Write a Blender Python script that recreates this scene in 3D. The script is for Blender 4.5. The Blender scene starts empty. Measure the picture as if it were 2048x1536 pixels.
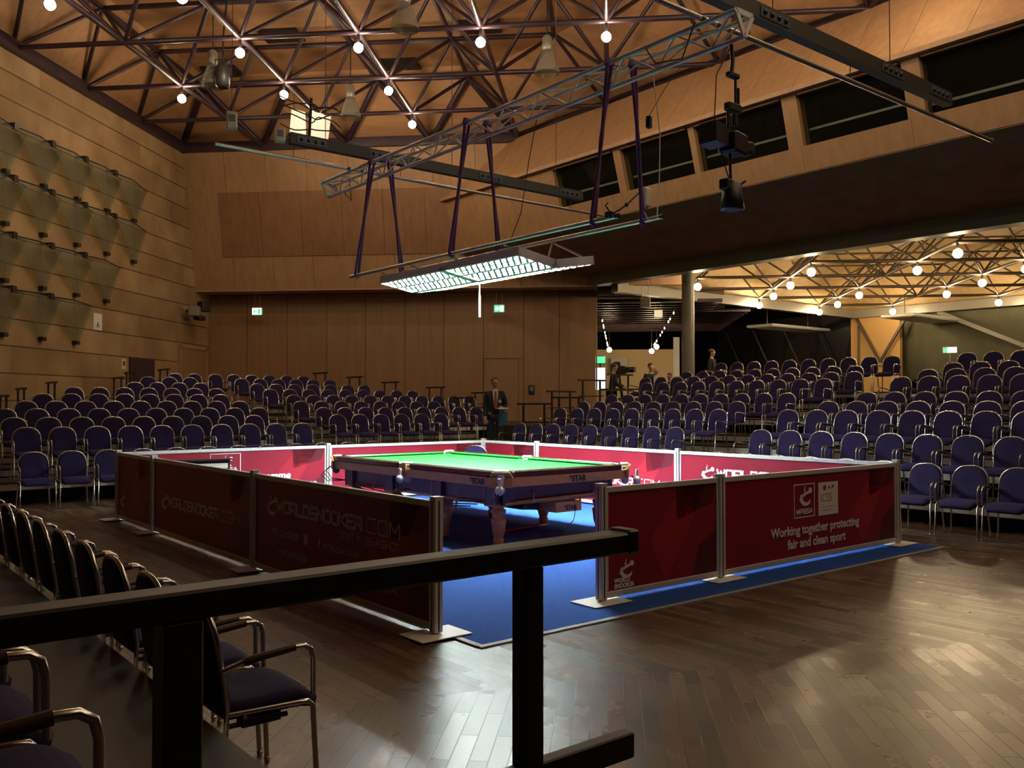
import bpy, math, random
from mathutils import Vector, Matrix
R = math.radians
random.seed(7)
SC = bpy.context.scene
COL = SC.collection

# ------------------------------------------------------------------ camera, world, exposure
cd = bpy.data.cameras.new('camera'); cam = bpy.data.objects.new('camera', cd); COL.objects.link(cam)
cam.location = (0, 0, 1.631); cam.rotation_euler = (R(91.2), 0, 0)
cd.sensor_width = 36; cd.lens = 1774 * 36 / 2048; cd.clip_start = .05; cd.clip_end = 300
SC.camera = cam
w = bpy.data.worlds.new('world'); SC.world = w; w.use_nodes = True
w.node_tree.nodes['Background'].inputs[0].default_value = (1, .75, .5, 1)
w.node_tree.nodes['Background'].inputs[1].default_value = .0006
SC.view_settings.view_transform = 'Standard'; SC.view_settings.look = 'None'
SC.view_settings.exposure = 0; SC.view_settings.gamma = 1; SC.view_settings.use_curve_mapping = False
cy = SC.cycles
cy.use_denoising = True; cy.caustics_reflective = False; cy.caustics_refractive = False
cy.max_bounces = 6; cy.diffuse_bounces = 3; cy.glossy_bounces = 3; cy.transmission_bounces = 4; cy.transparent_max_bounces = 8
cy.sample_clamp_indirect = 4; cy.use_light_tree = True
BULB = 190.0        # radiance of the ceiling bulbs
BULB2 = 190.0       # bulbs of the rear hall
LAMP = 420.0         # radiance of the table light tubes

# ------------------------------------------------------------------ frames: u,v = arena axes; p,q = hall grid axes
TH = R(38.88)                              # local X -> v, local Y -> u
_a = R(128.88); U = Vector((math.cos(_a), math.sin(_a), 0)); V = Vector((math.sin(_a), -math.cos(_a), 0))
_b = R(83.88); P = Vector((math.cos(_b), math.sin(_b), 0)); Q = Vector((math.sin(_b), -math.cos(_b), 0))
TP = _b - R(90)                            # local X -> q, local Y -> p
def A(u, v, z=0): return U * u + V * v + Vector((0, 0, z))
def G(p, q, z=0): return P * p + Q * q + Vector((0, 0, z))

# ------------------------------------------------------------------ materials
def mat(name, col, rough=.5, metal=0, var=0, vscale=8, bump=0, bscale=60, emis=None, estr=0, spec=None, coords='Object', stretch=None):
    m = bpy.data.materials.new(name); m.use_nodes = True
    nt = m.node_tree; b = nt.nodes['Principled BSDF']
    b.inputs['Base Color'].default_value = (*col, 1); b.inputs['Roughness'].default_value = rough; b.inputs['Metallic'].default_value = metal
    if spec is not None: b.inputs['Specular IOR Level'].default_value = spec
    tc = nt.nodes.new('ShaderNodeTexCoord'); vec = tc.outputs[coords]
    if stretch:
        mp = nt.nodes.new('ShaderNodeMapping'); mp.inputs['Scale'].default_value = stretch
        nt.links.new(vec, mp.inputs[0]); vec = mp.outputs[0]
    if var:
        n = nt.nodes.new('ShaderNodeTexNoise'); n.inputs['Scale'].default_value = vscale; n.inputs['Detail'].default_value = 4
        nt.links.new(vec, n.inputs['Vector'])
        r = nt.nodes.new('ShaderNodeValToRGB')
        r.color_ramp.elements[0].position = .3; r.color_ramp.elements[1].position = .7
        r.color_ramp.elements[0].color = (*[c * (1 - var) for c in col], 1)
        r.color_ramp.elements[1].color = (*[min(1, c * (1 + var)) for c in col], 1)
        nt.links.new(n.outputs[0], r.inputs[0]); nt.links.new(r.outputs[0], b.inputs['Base Color'])
    if bump:
        n = nt.nodes.new('ShaderNodeTexNoise'); n.inputs['Scale'].default_value = bscale
        nt.links.new(vec, n.inputs['Vector'])
        bp = nt.nodes.new('ShaderNodeBump'); bp.inputs['Strength'].default_value = bump; bp.inputs['Distance'].default_value = .01
        nt.links.new(n.outputs[0], bp.inputs['Height']); nt.links.new(bp.outputs[0], b.inputs['Normal'])
    if emis:
        b.inputs['Emission Color'].default_value = (*emis, 1); b.inputs['Emission Strength'].default_value = estr
    return m

def wood(name, c1, c2, rough=.5, scale=1.2, stretch=(6, 6, .5), coords='Object'):
    m = mat(name, c1, rough); nt = m.node_tree; b = nt.nodes['Principled BSDF']
    tc = nt.nodes.new('ShaderNodeTexCoord'); mp = nt.nodes.new('ShaderNodeMapping'); mp.inputs['Scale'].default_value = stretch
    n = nt.nodes.new('ShaderNodeTexNoise'); n.inputs['Scale'].default_value = scale; n.inputs['Detail'].default_value = 5
    r = nt.nodes.new('ShaderNodeValToRGB'); r.color_ramp.elements[0].color = (*c1, 1); r.color_ramp.elements[1].color = (*c2, 1)
    r.color_ramp.elements[0].position = .3; r.color_ramp.elements[1].position = .7
    nt.links.new(tc.outputs[coords], mp.inputs[0]); nt.links.new(mp.outputs[0], n.inputs['Vector'])
    nt.links.new(n.outputs[0], r.inputs[0]); nt.links.new(r.outputs[0], b.inputs['Base Color'])
    return m

def glass(name, col, alpha, rough=.08, body=.7):
    m = bpy.data.materials.new(name); m.use_nodes = True; nt = m.node_tree
    for n in list(nt.nodes): nt.nodes.remove(n)
    o = nt.nodes.new('ShaderNodeOutputMaterial'); mx = nt.nodes.new('ShaderNodeMixShader')
    t = nt.nodes.new('ShaderNodeBsdfTransparent'); t.inputs[0].default_value = (*col, 1)
    p = nt.nodes.new('ShaderNodeBsdfPrincipled'); p.inputs['Base Color'].default_value = (*[c * body for c in col], 1); p.inputs['Roughness'].default_value = rough
    mx.inputs[0].default_value = alpha
    nt.links.new(t.outputs[0], mx.inputs[1]); nt.links.new(p.outputs[0], mx.inputs[2]); nt.links.new(mx.outputs[0], o.inputs[0])
    return m

def brick_node(nt, vec, w_, h_, c1, c2, mc, mortar, offset=.5, squash=1):
    n = nt.nodes.new('ShaderNodeTexBrick'); n.offset = offset
    n.inputs['Scale'].default_value = 1; n.inputs['Brick Width'].default_value = w_; n.inputs['Row Height'].default_value = h_
    n.inputs['Color1'].default_value = (*c1, 1); n.inputs['Color2'].default_value = (*c2, 1); n.inputs['Mortar'].default_value = (*mc, 1)
    n.inputs['Mortar Size'].default_value = mortar; n.inputs['Mortar Smooth'].default_value = .1; n.inputs['Bias'].default_value = 0
    nt.links.new(vec, n.inputs['Vector']); return n

def floor_mat():
    m = mat('parquet', (.05, .03, .02), .3, spec=.75); nt = m.node_tree; b = nt.nodes['Principled BSDF']; L = nt.links.new
    tc = nt.nodes.new('ShaderNodeTexCoord'); pos = tc.outputs['Object']
    outs = []
    for ang, off in ((_b, 0), (_a, .31)):
        mp = nt.nodes.new('ShaderNodeMapping'); mp.vector_type = 'TEXTURE'; mp.inputs['Rotation'].default_value = (0, 0, ang); mp.inputs['Location'].default_value = (off, off, 0)
        L(pos, mp.inputs[0])
        outs.append(brick_node(nt, mp.outputs[0], .62, .09, (.06, .038, .024), (.25, .168, .1), (.006, .004, .003), .0035))
    # seam: p - .42 q - 5.31 > 0 -> boards run along u
    s = nt.nodes.new('ShaderNodeVectorMath'); s.operation = 'DOT_PRODUCT'; s.inputs[1].default_value = (P - Q * .42)[:]
    L(pos, s.inputs[0])
    g = nt.nodes.new('ShaderNodeMath'); g.operation = 'GREATER_THAN'; g.inputs[1].default_value = 5.31; L(s.outputs['Value'], g.inputs[0])
    def mix(a, c):
        x = nt.nodes.new('ShaderNodeMix'); x.data_type = 'RGBA'; L(g.outputs[0], x.inputs[0]); L(a, x.inputs[6]); L(c, x.inputs[7]); return x.outputs[2]
    col = mix(outs[0].outputs[0], outs[1].outputs[0])
    fac = mix(outs[0].outputs[1], outs[1].outputs[1])
    n = nt.nodes.new('ShaderNodeTexNoise'); n.inputs['Scale'].default_value = 1.3; n.inputs['Detail'].default_value = 8; n.inputs['Roughness'].default_value = .65; L(pos, n.inputs['Vector'])
    hue = nt.nodes.new('ShaderNodeMix'); hue.data_type = 'RGBA'; hue.blend_type = 'MULTIPLY'; hue.inputs[0].default_value = .4
    L(col, hue.inputs[6]); L(n.outputs[0], hue.inputs[7]); L(hue.outputs[2], b.inputs['Base Color'])
    cb = nt.nodes.new('ShaderNodeRGBToBW'); L(col, cb.inputs[0])
    ra = nt.nodes.new('ShaderNodeMath'); ra.operation = 'MULTIPLY_ADD'; ra.inputs[1].default_value = 2.2; L(cb.outputs[0], ra.inputs[0]); L(n.outputs[0], ra.inputs[2])
    mr = nt.nodes.new('ShaderNodeMapRange'); mr.inputs[1].default_value = .25; mr.inputs[2].default_value = 1.25; mr.inputs[3].default_value = .4; mr.inputs[4].default_value = .2; L(ra.outputs[0], mr.inputs[0]); L(mr.outputs[0], b.inputs['Roughness'])
    bp = nt.nodes.new('ShaderNodeBump'); bp.invert = True; bp.inputs['Strength'].default_value = .4; bp.inputs['Distance'].default_value = .005
    bw = nt.nodes.new('ShaderNodeRGBToBW'); L(fac, bw.inputs[0])
    n2 = nt.nodes.new('ShaderNodeTexNoise'); n2.inputs['Scale'].default_value = 9; L(pos, n2.inputs['Vector'])
    ad = nt.nodes.new('ShaderNodeMath'); ad.operation = 'MULTIPLY_ADD'; ad.inputs[1].default_value = .06; L(n2.outputs[0], ad.inputs[0]); L(bw.outputs[0], ad.inputs[2])
    L(ad.outputs[0], bp.inputs['Height']); L(bp.outputs[0], b.inputs['Normal'])
    return m

def stone_mat():
    # wall object: local X = p, local Z = up
    m = mat('sandstone', (.4, .25, .12), .75); nt = m.node_tree; b = nt.nodes['Principled BSDF']; L = nt.links.new
    tc = nt.nodes.new('ShaderNodeTexCoord'); mp = nt.nodes.new('ShaderNodeMapping'); mp.inputs['Rotation'].default_value = (R(-90), 0, 0); mp.inputs['Location'].default_value = (.4, .27, 0)
    L(tc.outputs['Object'], mp.inputs[0])
    k = brick_node(nt, mp.outputs[0], 1.9, .645, (.35, .22, .11), (.48, .32, .175), (.3, .19, .1), .004)
    n = nt.nodes.new('ShaderNodeTexNoise'); n.inputs['Scale'].default_value = .9; n.inputs['Detail'].default_value = 7; L(tc.outputs['Object'], n.inputs['Vector'])
    r = nt.nodes.new('ShaderNodeValToRGB'); r.color_ramp.elements[0].position = .3; r.color_ramp.elements[1].position = .7
    r.color_ramp.elements[0].color = (.62, .55, .5, 1); r.color_ramp.elements[1].color = (1, 1, .95, 1); L(n.outputs[0], r.inputs[0])
    x = nt.nodes.new('ShaderNodeMix'); x.data_type = 'RGBA'; x.blend_type = 'MULTIPLY'; x.inputs[0].default_value = 1
    sp = nt.nodes.new('ShaderNodeSeparateXYZ'); L(mp.outputs[0], sp.inputs[0])
    dv = nt.nodes.new('ShaderNodeMath'); dv.operation = 'DIVIDE'; dv.inputs[1].default_value = .645; L(sp.outputs[1], dv.inputs[0])
    fr = nt.nodes.new('ShaderNodeMath'); fr.operation = 'FRACT'; L(dv.outputs[0], fr.inputs[0])
    ls = nt.nodes.new('ShaderNodeMath'); ls.operation = 'LESS_THAN'; ls.inputs[1].default_value = .045; L(fr.outputs[0], ls.inputs[0])
    jm = nt.nodes.new('ShaderNodeMix'); jm.data_type = 'RGBA'; jm.inputs[7].default_value = (.1, .06, .035, 1); L(ls.outputs[0], jm.inputs[0]); L(k.outputs[0], jm.inputs[6])
    L(jm.outputs[2], x.inputs[6]); L(r.outputs[0], x.inputs[7]); L(x.outputs[2], b.inputs['Base Color'])
    bp = nt.nodes.new('ShaderNodeBump'); bp.invert = True; bp.inputs['Strength'].default_value = .5; bp.inputs['Distance'].default_value = .02
    L(k.outputs[1], bp.inputs['Height']); L(bp.outputs[0], b.inputs['Normal'])
    return m

M = {}
M['floor'] = floor_mat(); M['stone'] = stone_mat()
M['ply'] = wood('plywood', (.34, .185, .09), (.42, .24, .12), .55)
M['ply_dark'] = wood('plywood stained', (.235, .11, .05), (.29, .145, .068), .5)
M['ply_low'] = wood('plywood panels', (.28, .15, .072), (.34, .19, .095), .5)
M['ceil'] = wood('ceiling board', (.38, .19, .085), (.47, .25, .115), .6, stretch=(.6, 5, 5))
M['ceil2'] = wood('rear ceiling board', (.46, .31, .13), (.56, .39, .18), .6, stretch=(.6, 5, 5))
M['frame'] = mat('plum painted steel', (.045, .026, .038), .38, .2, .2, 3)
M['frame2'] = mat('brown painted steel', (.1, .075, .06), .4, .3)
M['socket_blue'] = mat('blue grey panel', (.05, .06, .08), .5)
M['soffit'] = mat('brown soffit', (.42, .26, .18), .7, 0, .15, 2)
M['beam'] = mat('dark grey beam', (.03, .027, .022), .6)
M['edge_beam'] = mat('grey green beam', (.16, .15, .11), .5)
M['dark'] = mat('black void cloth', (.012, .011, .011), .8)
M['black'] = mat('black plastic', (.015, .015, .016), .45)
M['steel_dark'] = mat('black painted steel', (.02, .019, .018), .42, .1, .3, 30)
M['chrome'] = mat('chrome', (.62, .6, .57), .22, 1)
M['alu'] = mat('aluminium', (.68, .66, .63), .42, .15, .06, 20)
M['louvre'] = mat('grey louvre', (.3, .32, .31), .4)
M['galv'] = mat('galvanised pipe', (.5, .49, .46), .35, .9, .1, 15)
M['white'] = mat('white paint', (.78, .77, .74), .5)
M['cream'] = mat('cream plastic', (.7, .64, .5), .5)
M['print'] = mat('white print', (.8, .8, .8), .6)
M['blackprint'] = mat('black print', (.02, .018, .015), .6)
M['red'] = mat('red vinyl print', (.28, .012, .025), .42, 0, .12, 1.4)
M['red_dark'] = mat('dark maroon print', (.11, .012, .02), .42)
M['red_light'] = mat('bright red print', (.4, .019, .032), .42)
M['grille_dim'] = mat('printed grey text', (.45, .4, .36), .6)
M['carpet'] = mat('blue carpet', (.03, .098, .4), .95, 0, .12, 40, .4, 300, spec=.12)
M['carpet_edge'] = mat('grey carpet trim', (.3, .3, .31), .6)
M['purple'] = mat('purple upholstery', (.018, .0098, .062), .95, 0, .15, 60, .3, 400)
M['pad'] = mat('dark wooden arm pad', (.05, .028, .018), .4)
M['purple_strap'] = mat('purple webbing', (.09, .03, .14), .8, 0, .2, 60, .4, 120)
M['cloth'] = mat('green baize', (.002, .15, .018), .38, 0, .05, 30, .05, 500, spec=.75)
M['rail'] = mat('dark mahogany rail', (.045, .014, .01), .25, 0, .25, 12, stretch=(8, .6, 8))
M['apron'] = wood('amber wood', (.5, .22, .07), (.6, .28, .09), .3, 2, (8, 8, 8))
M['tframe'] = mat('plum stained frame', (.06, .028, .032), .4, 0, .2, 10)
M['leg'] = wood('turned leg wood', (.45, .2, .06), (.55, .26, .08), .3, 3, (3, 3, 8))
M['brass'] = mat('brass plate', (.75, .55, .3), .3, .9)
M['leather'] = mat('white leather', (.85, .82, .74), .55)
M['net'] = mat('dark cord net', (.03, .028, .026), .7)
M['rope'] = mat('cable black', (.015, .013, .012), .5)
M['deck'] = mat('dark deck boards', (.035, .026, .021), .5, 0, .3, 3)
M['skin'] = mat('skin', (.5, .27, .19), .5)
M['hair'] = mat('brown hair', (.07, .035, .02), .6)
M['suit'] = mat('dark navy cloth', (.014, .015, .02), .85)
M['shirt'] = mat('white shirt cloth', (.7, .68, .68), .8)
M['tie'] = mat('red tie cloth', (.3, .02, .02), .6)
M['blue_cloth'] = mat('teal cloth', (.03, .12, .2), .8)
M['glass'] = glass('green glass fin', (.8, .82, .72), .1, .3)
M['pane'] = glass('window pane', (.75, .78, .72), .14, .05, .04)
M['bell'] = glass('frosted lamp glass', (.7, .68, .6), .22, .2, .5)
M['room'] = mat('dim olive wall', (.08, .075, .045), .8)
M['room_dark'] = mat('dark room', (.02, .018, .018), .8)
M['facade'] = mat('grey green facade', (.16, .16, .1), .5, 0, .2, 1)
M['facade_dark'] = mat('dark facade', (.015, .015, .018), .3)
M['strut'] = mat('grey painted strut', (.25, .23, .19), .4, .2)
M['yellow_wall'] = mat('warm yellow wall', (.55, .33, .11), .7)
M['foyer'] = mat('foyer plaster', (.6, .46, .25), .8)
M['door_plum'] = mat('dark plum door', (.05, .022, .035), .5)
M['bulb'] = mat('lit bulb', (1, .9, .7), .5, emis=(1, .77, .5), estr=BULB)
M['bulb2'] = mat('lit bulb rear hall', (1, .9, .7), .5, emis=(1, .74, .42), estr=BULB2)
M['spark'] = mat('fairy light', (1, .9, .7), .5, emis=(1, .75, .45), estr=8)
M['tube'] = mat('lit fluorescent tube', (.9, .95, .95), .5, emis=(.86, 1, .95), estr=LAMP)
M['exit_green'] = mat('green exit sign', (.1, .7, .35), .5, emis=(.1, .8, .35), estr=1.1)
M['exit_white'] = mat('white exit symbol', (.9, 1, .95), .5, emis=(.8, 1, .9), estr=2.2)
M['red_led'] = mat('red led', (.9, .1, .05), .5, emis=(1, .12, .03), estr=3)
M['blueglow'] = mat('blue white display', (.6, .7, 1), .5, emis=(.6, .75, 1), estr=1.6)
M['lit_sign'] = mat('lit sign face', (.9, .85, .6), .5, emis=(1, .9, .6), estr=.5)

# ------------------------------------------------------------------ mesh builder
class MB:
    def __init__(s): s.v = []; s.f = []; s.sm = []; s.mi = []; s.mats = []; s.cur = 0
    def use(s, m):
        if m not in s.mats: s.mats.append(m)
        s.cur = s.mats.index(m); return s
    def add(s, vs, fs, smooth=False):
        o = len(s.v); s.v += [tuple(x) for x in vs]
        for f in fs: s.f.append([i + o for i in f]); s.sm.append(smooth); s.mi.append(s.cur)
        return s
    def box(s, c, d, rz=0, bev=0):
        x, y, z = d[0] / 2, d[1] / 2, d[2] / 2; cr, sr = math.cos(rz), math.sin(rz)
        b = min(bev, x * .9, y * .9, z * .9)
        if b <= 0:
            pts = [(sx * x, sy * y, sz * z) for sz in (-1, 1) for sy in (-1, 1) for sx in (-1, 1)]
            fs = [(0, 2, 3, 1), (4, 5, 7, 6), (0, 1, 5, 4), (2, 6, 7, 3), (0, 4, 6, 2), (1, 3, 7, 5)]
        else:
            pts = []; 
            ring = [(x - b, -y), (x, -y + b), (x, y - b), (x - b, y), (-x + b, y), (-x, y - b), (-x, -y + b), (-x + b, -y)]
            ring2 = [(px * (x - b) / x, py * (y - b) / y) for px, py in ring]
            for zz, rr in ((-z, ring2), (-z + b, ring), (z - b, ring), (z, ring2)): pts += [(px, py, zz) for px, py in rr]
            fs = [tuple(range(7, -1, -1)), tuple(range(24, 32))]
            for k in range(3):
                for i in range(8): j = (i + 1) % 8; fs.append((k * 8 + i, k * 8 + j, k * 8 + 8 + j, k * 8 + 8 + i))
        pts = [(c[0] + px * cr - py * sr, c[1] + px * sr + py * cr, c[2] + pz) for px, py, pz in pts]
        return s.add(pts, fs)
    def bar(s, a, b, w_, h_):
        a = Vector(a); b = Vector(b); d = (b - a).normalized(); up = Vector((0, 0, 1)) if abs(d.z) < .95 else Vector((1, 0, 0))
        x = d.cross(up).normalized() * (w_ / 2); y = d.cross(x).normalized() * (h_ / 2)
        pts = [q + i * x + j * y for q in (a, b) for i, j in ((-1, -1), (1, -1), (1, 1), (-1, 1))]
        return s.add(pts, [(3, 2, 1, 0), (4, 5, 6, 7), (0, 1, 5, 4), (1, 2, 6, 5), (2, 3, 7, 6), (3, 0, 4, 7)])
    def tube(s, path, r, n=8, closed=False, caps=True):
        path = [Vector(p) for p in path]; N = len(path); rr = r if isinstance(r, (list, tuple)) else [r] * N
        pts = []; prev = None
        for i, p in enumerate(path):
            if closed: t = path[(i + 1) % N] - path[i - 1]
            else: t = path[min(i + 1, N - 1)] - path[max(i - 1, 0)]
            t.normalize()
            if prev is None: x = t.orthogonal().normalized()
            else:
                x = prev - t * prev.dot(t); x = x.normalized() if x.length > 1e-5 else t.orthogonal().normalized()
            prev = x; y = t.cross(x)
            for k in range(n): a_ = 2 * math.pi * k / n; pts.append(p + (x * math.cos(a_) + y * math.sin(a_)) * rr[i])
        fs = []
        for i in range(N if closed else N - 1):
            j = (i + 1) % N
            for k in range(n): l = (k + 1) % n; fs.append((i * n + k, i * n + l, j * n + l, j * n + k))
        s.add(pts, fs, True)
        if not closed and caps: s.add(pts[:n], [tuple(range(n - 1, -1, -1))]); s.add(pts[-n:], [tuple(range(n))])
        return s
    def lathe(s, prof, n=16, c=(0, 0, 0), smooth=True):
        pts = [(c[0] + r * math.cos(2 * math.pi * k / n), c[1] + r * math.sin(2 * math.pi * k / n), c[2] + z) for r, z in prof for k in range(n)]
        fs = []
        for i in range(len(prof) - 1):
            for k in range(n): l = (k + 1) % n; fs.append((i * n + k, i * n + l, i * n + n + l, i * n + n + k))
        s.add(pts, fs, smooth)
        s.add(pts[:n], [tuple(range(n - 1, -1, -1))]); s.add(pts[-n:], [tuple(range(n))]); return s
    def ball(s, c, r, n=10, m=6, sc=(1, 1, 1)):
        pts = [(c[0], c[1], c[2] - r * sc[2])]; fs = []
        for i in range(1, m):
            a_ = math.pi * i / m
            for k in range(n): b_ = 2 * math.pi * k / n; pts.append((c[0] + r * sc[0] * math.sin(a_) * math.cos(b_), c[1] + r * sc[1] * math.sin(a_) * math.sin(b_), c[2] - r * sc[2] * math.cos(a_)))
        pts.append((c[0], c[1], c[2] + r * sc[2])); T = len(pts) - 1
        for k in range(n):
            l = (k + 1) % n; fs.append((0, 1 + l, 1 + k)); fs.append((T, T - n + k, T - n + l))
            for i in range(m - 2): o = 1 + i * n; fs.append((o + k, o + l, o + n + l, o + n + k))
        return s.add(pts, fs, True)
    def slab(s, pts, off):
        """closed solid: polygon pts pushed along vector off"""
        pts = [Vector(p) for p in pts]; off = Vector(off); n = len(pts)
        vs = pts + [p + off for p in pts]
        fs = [tuple(range(n - 1, -1, -1)), tuple(range(n, 2 * n))] + [(i, (i + 1) % n, n + (i + 1) % n, n + i) for i in range(n)]
        return s.add(vs, fs)
    def poly(s, pts): return s.add(pts, [tuple(range(len(pts)))])
    def mesh(s, name, m=None):
        me = bpy.data.meshes.new(name); me.from_pydata(s.v, [], s.f)
        for x in (s.mats or [m]): me.materials.append(M[x] if isinstance(x, str) else x)
        me.polygons.foreach_set('use_smooth', s.sm); me.polygons.foreach_set('material_index', s.mi); me.update()
        return me
    def build(s, name, m=None, parent=None, loc=None, rz=0, label=None):
        return link(name, s.mesh(name, m), parent, loc, rz, label)

def link(name, me, parent=None, loc=None, rz=0, label=None):
    o = bpy.data.objects.new(name, me); COL.objects.link(o)
    if parent is not None: o.parent = parent
    if loc is not None: o.location = loc
    if rz: o.rotation_euler = (0, 0, rz)
    if label: o['label'] = label
    return o
def tag(o, label, cat, group=None, kind=None):
    o['label'] = label; o['category'] = cat
    if group: o['group'] = group
    if kind: o['kind'] = kind
    return o
def thing(name, label, cat, loc=(0, 0, 0), rz=0, group=None):
    o = link(name, None, None, loc, rz); return tag(o, label, cat, group)
def struct(o, label=None, cat=None):
    o['kind'] = 'structure'
    if label: o['label'] = label
    if cat: o['category'] = cat
    return o
def copy_tree(o, parent=None):
    c = o.copy(); COL.objects.link(c)
    if parent is not None: c.parent = parent
    for ch in list(o.children): copy_tree(ch, c)
    return c
def S(name, kids_empty_loc=(0, 0, 0), rz=0, label=None, cat=None):
    return struct(link(name, None, None, kids_empty_loc, rz), label, cat)

_fonts = {}
def text_mesh(txt, size=.1, bold=0.0, width=1.0, align='LEFT', m='print', shear=0, depth=.0015, spacing=1.0):
    c = bpy.data.curves.new('lettering', 'FONT'); c.body = txt; c.size = size; c.offset = bold; c.align_x = align; c.shear = shear
    c.extrude = depth; c.space_character = spacing; c.resolution_u = 3
    o = bpy.data.objects.new('lettering', c); COL.objects.link(o)
    bpy.context.view_layer.update()
    me = bpy.data.meshes.new_from_object(o.evaluated_get(bpy.context.evaluated_depsgraph_get()))
    bpy.data.objects.remove(o); bpy.data.curves.remove(c)
    # text XY -> X, Z (front face looks to -Y)
    for v in me.vertices: v.co = (v.co.x * width, -v.co.z, v.co.y)
    me.materials.clear(); me.materials.append(M[m]); return me
def lettering(parent, txt, x, y, z, size, name='lettering', **k):
    return link(name, text_mesh(txt, size, **k), parent, (x, y, z))
GL = {'W': [[(0, 1), (.22, 0), (.5, .8), (.78, 0), (1, 1)]], 'O': [[(.1, 0), (0, .12), (0, .88), (.1, 1), (.9, 1), (1, .88), (1, .12), (.9, 0), (.1, 0)]], 'R': [[(0, 0), (0, 1), (.9, 1), (1, .88), (1, .5), (.9, .4), (0, .4)], [(.5, .4), (1, 0)]],
      'L': [[(0, 1), (0, 0), (1, 0)]], 'D': [[(0, 0), (0, 1), (.8, 1), (1, .8), (1, .2), (.8, 0), (0, 0)]], 'S': [[(1, 1), (.1, 1), (0, .9), (0, .6), (.1, .5), (.9, .5), (1, .4), (1, .1), (.9, 0), (0, 0)]], 'N': [[(0, 0), (0, 1), (1, 0), (1, 1)]],
      'K': [[(0, 0), (0, 1)], [(1, 1), (.2, .5), (1, 0)], [(0, .5), (.2, .5)]], 'E': [[(1, 1), (0, 1), (0, 0), (1, 0)], [(0, .5), (.85, .5)]], 'C': [[(1, 1), (.1, 1), (0, .88), (0, .12), (.1, 0), (1, 0)]], 'M': [[(0, 0), (0, 1), (.5, .35), (1, 1), (1, 0)]],
      '.': [[(.1, 0), (.12, 0)]], 'P': [[(0, 0), (0, 1), (.9, 1), (1, .88), (1, .5), (.9, .4), (0, .4)]], 'B': [[(0, 0), (0, 1), (.85, 1), (.95, .9), (.95, .6), (.85, .52), (1, .42), (1, .1), (.9, 0), (0, 0)], [(0, .52), (.85, .52)]], 'A': [[(0, 0), (.4, 1), (.6, 1), (1, 0)], [(.2, .35), (.8, .35)]],
      'T': [[(0, 1), (1, 1)], [(.5, 1), (.5, 0)]], 'I': [[(.5, 0), (.5, 1)]], 'H': [[(0, 0), (0, 1)], [(1, 0), (1, 1)], [(0, .5), (1, .5)]], "'": [[(.4, 1), (.4, .75)]], ' ': []}
def block_text(mb, txt, x, z, total, h, t, y=-.0085):
    adv = [.35 if c in ".'" else (.5 if c == ' ' else (1.45 if c == 'W' else 1.28)) for c in txt]; k = total / (sum(adv) - .28)
    for c, a_ in zip(txt, adv):
        cw = k * (a_ - .28) if c not in ".' " else k * .2
        for pl in GL[c]:
            pts = [(x + px * cw, y, z + t / 2 + pz * (h - t)) for px, pz in pl]
            for i in range(len(pts) - 1):
                d = Vector(pts[i + 1]) - Vector(pts[i]); d = d.normalized() * (t * .42) if d.length > 1e-6 else Vector((t / 2, 0, 0)); mb.bar(Vector(pts[i]) - d, Vector(pts[i + 1]) + d, .003, t)
        x += k * a_
    return mb
def emblem(mb, x, y, z, s):
    """crescent sweep with a bent cue arm and a ball: drawn in XZ, front to -Y"""
    d = (0, -.002, 0)
    def pt(a_, b_): return (x + a_ * s, y, z + b_ * s)
    out = [pt(.46 * math.cos(R(t)) + .02, .36 * math.sin(R(t)) - .1) for t in range(150, 331, 15)]
    inn = [pt(.33 * math.cos(R(t)) + .1, .26 * math.sin(R(t)) - .04) for t in range(330, 149, -15)]
    for i in range(len(out) - 1): mb.slab([out[i], out[i + 1], inn[len(inn) - 2 - i], inn[len(inn) - 1 - i]], d)
    arm = [(-.5, -.18), (-.3, .05), (0, .17), (.3, .24), (.3, .12), (.02, .04), (-.25, -.07), (-.42, -.22)]
    for i in range(3): mb.slab([pt(*arm[i]), pt(*arm[i + 1]), pt(*arm[6 - i]), pt(*arm[7 - i])], d)
    mb.slab([pt(.4 + .14 * math.cos(R(t)), .24 + .14 * math.sin(R(t))) for t in range(0, 360, 30)], d)
    mb.slab([pt(-.12, .2), pt(-.02, .5), pt(-.0, .5), pt(-.02, .18)], d)

ORD = ['first', 'second', 'third', 'fourth', 'fifth', 'sixth', 'seventh', 'eighth', 'ninth', 'tenth', 'eleventh', 'twelfth', 'thirteenth', 'fourteenth']

# ------------------------------------------------------------------ SETTING: floor, walls, ceiling
struct(MB().slab([G(-8, -16), G(-8, 24), G(52, 24), G(52, -16)], (0, 0, -.1)).build('floor', 'floor'))

# left stone wall (local X=p, Y = -q ... built in p,z)
wl = struct(MB().box((18, .15, 5.2), (44, .3, 10.6)).build('wall_left', 'stone', None, G(0, -14, 0), _b))
# back wall: leaning upper plywood, soffit, lower panels
bw = S('wall_back')
def up_p(z): return 27.9 + (10.1 - z) / (10.1 - 5.45) * 1.1
m_ = MB()
qs = [-14.0 + 1.4 * i for i in range(13)]
for i in range(12):
    q0, q1 = qs[i] + .006, qs[i + 1] - .006
    m_.slab([G(up_p(5.45), q0, 5.45), G(up_p(5.45), q1, 5.45), G(up_p(10.1), q1, 10.1), G(up_p(10.1), q0, 10.1)], P * .2)
m_.build('upper_panelling', 'ply', bw)
m_ = MB()
for i in range(11):
    q0, q1 = -12.9 + 1.4 * i + .006, -12.9 + 1.4 * (i + 1) - .006
    m_.slab([G(up_p(6.55) - .03, q0, 6.55), G(up_p(6.55) - .03, q1, 6.55), G(up_p(8.62) - .03, q1, 8.62), G(up_p(8.62) - .03, q0, 8.62)], P * .03)
m_.build('acoustic_panelling', 'ply_dark', bw)
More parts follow.
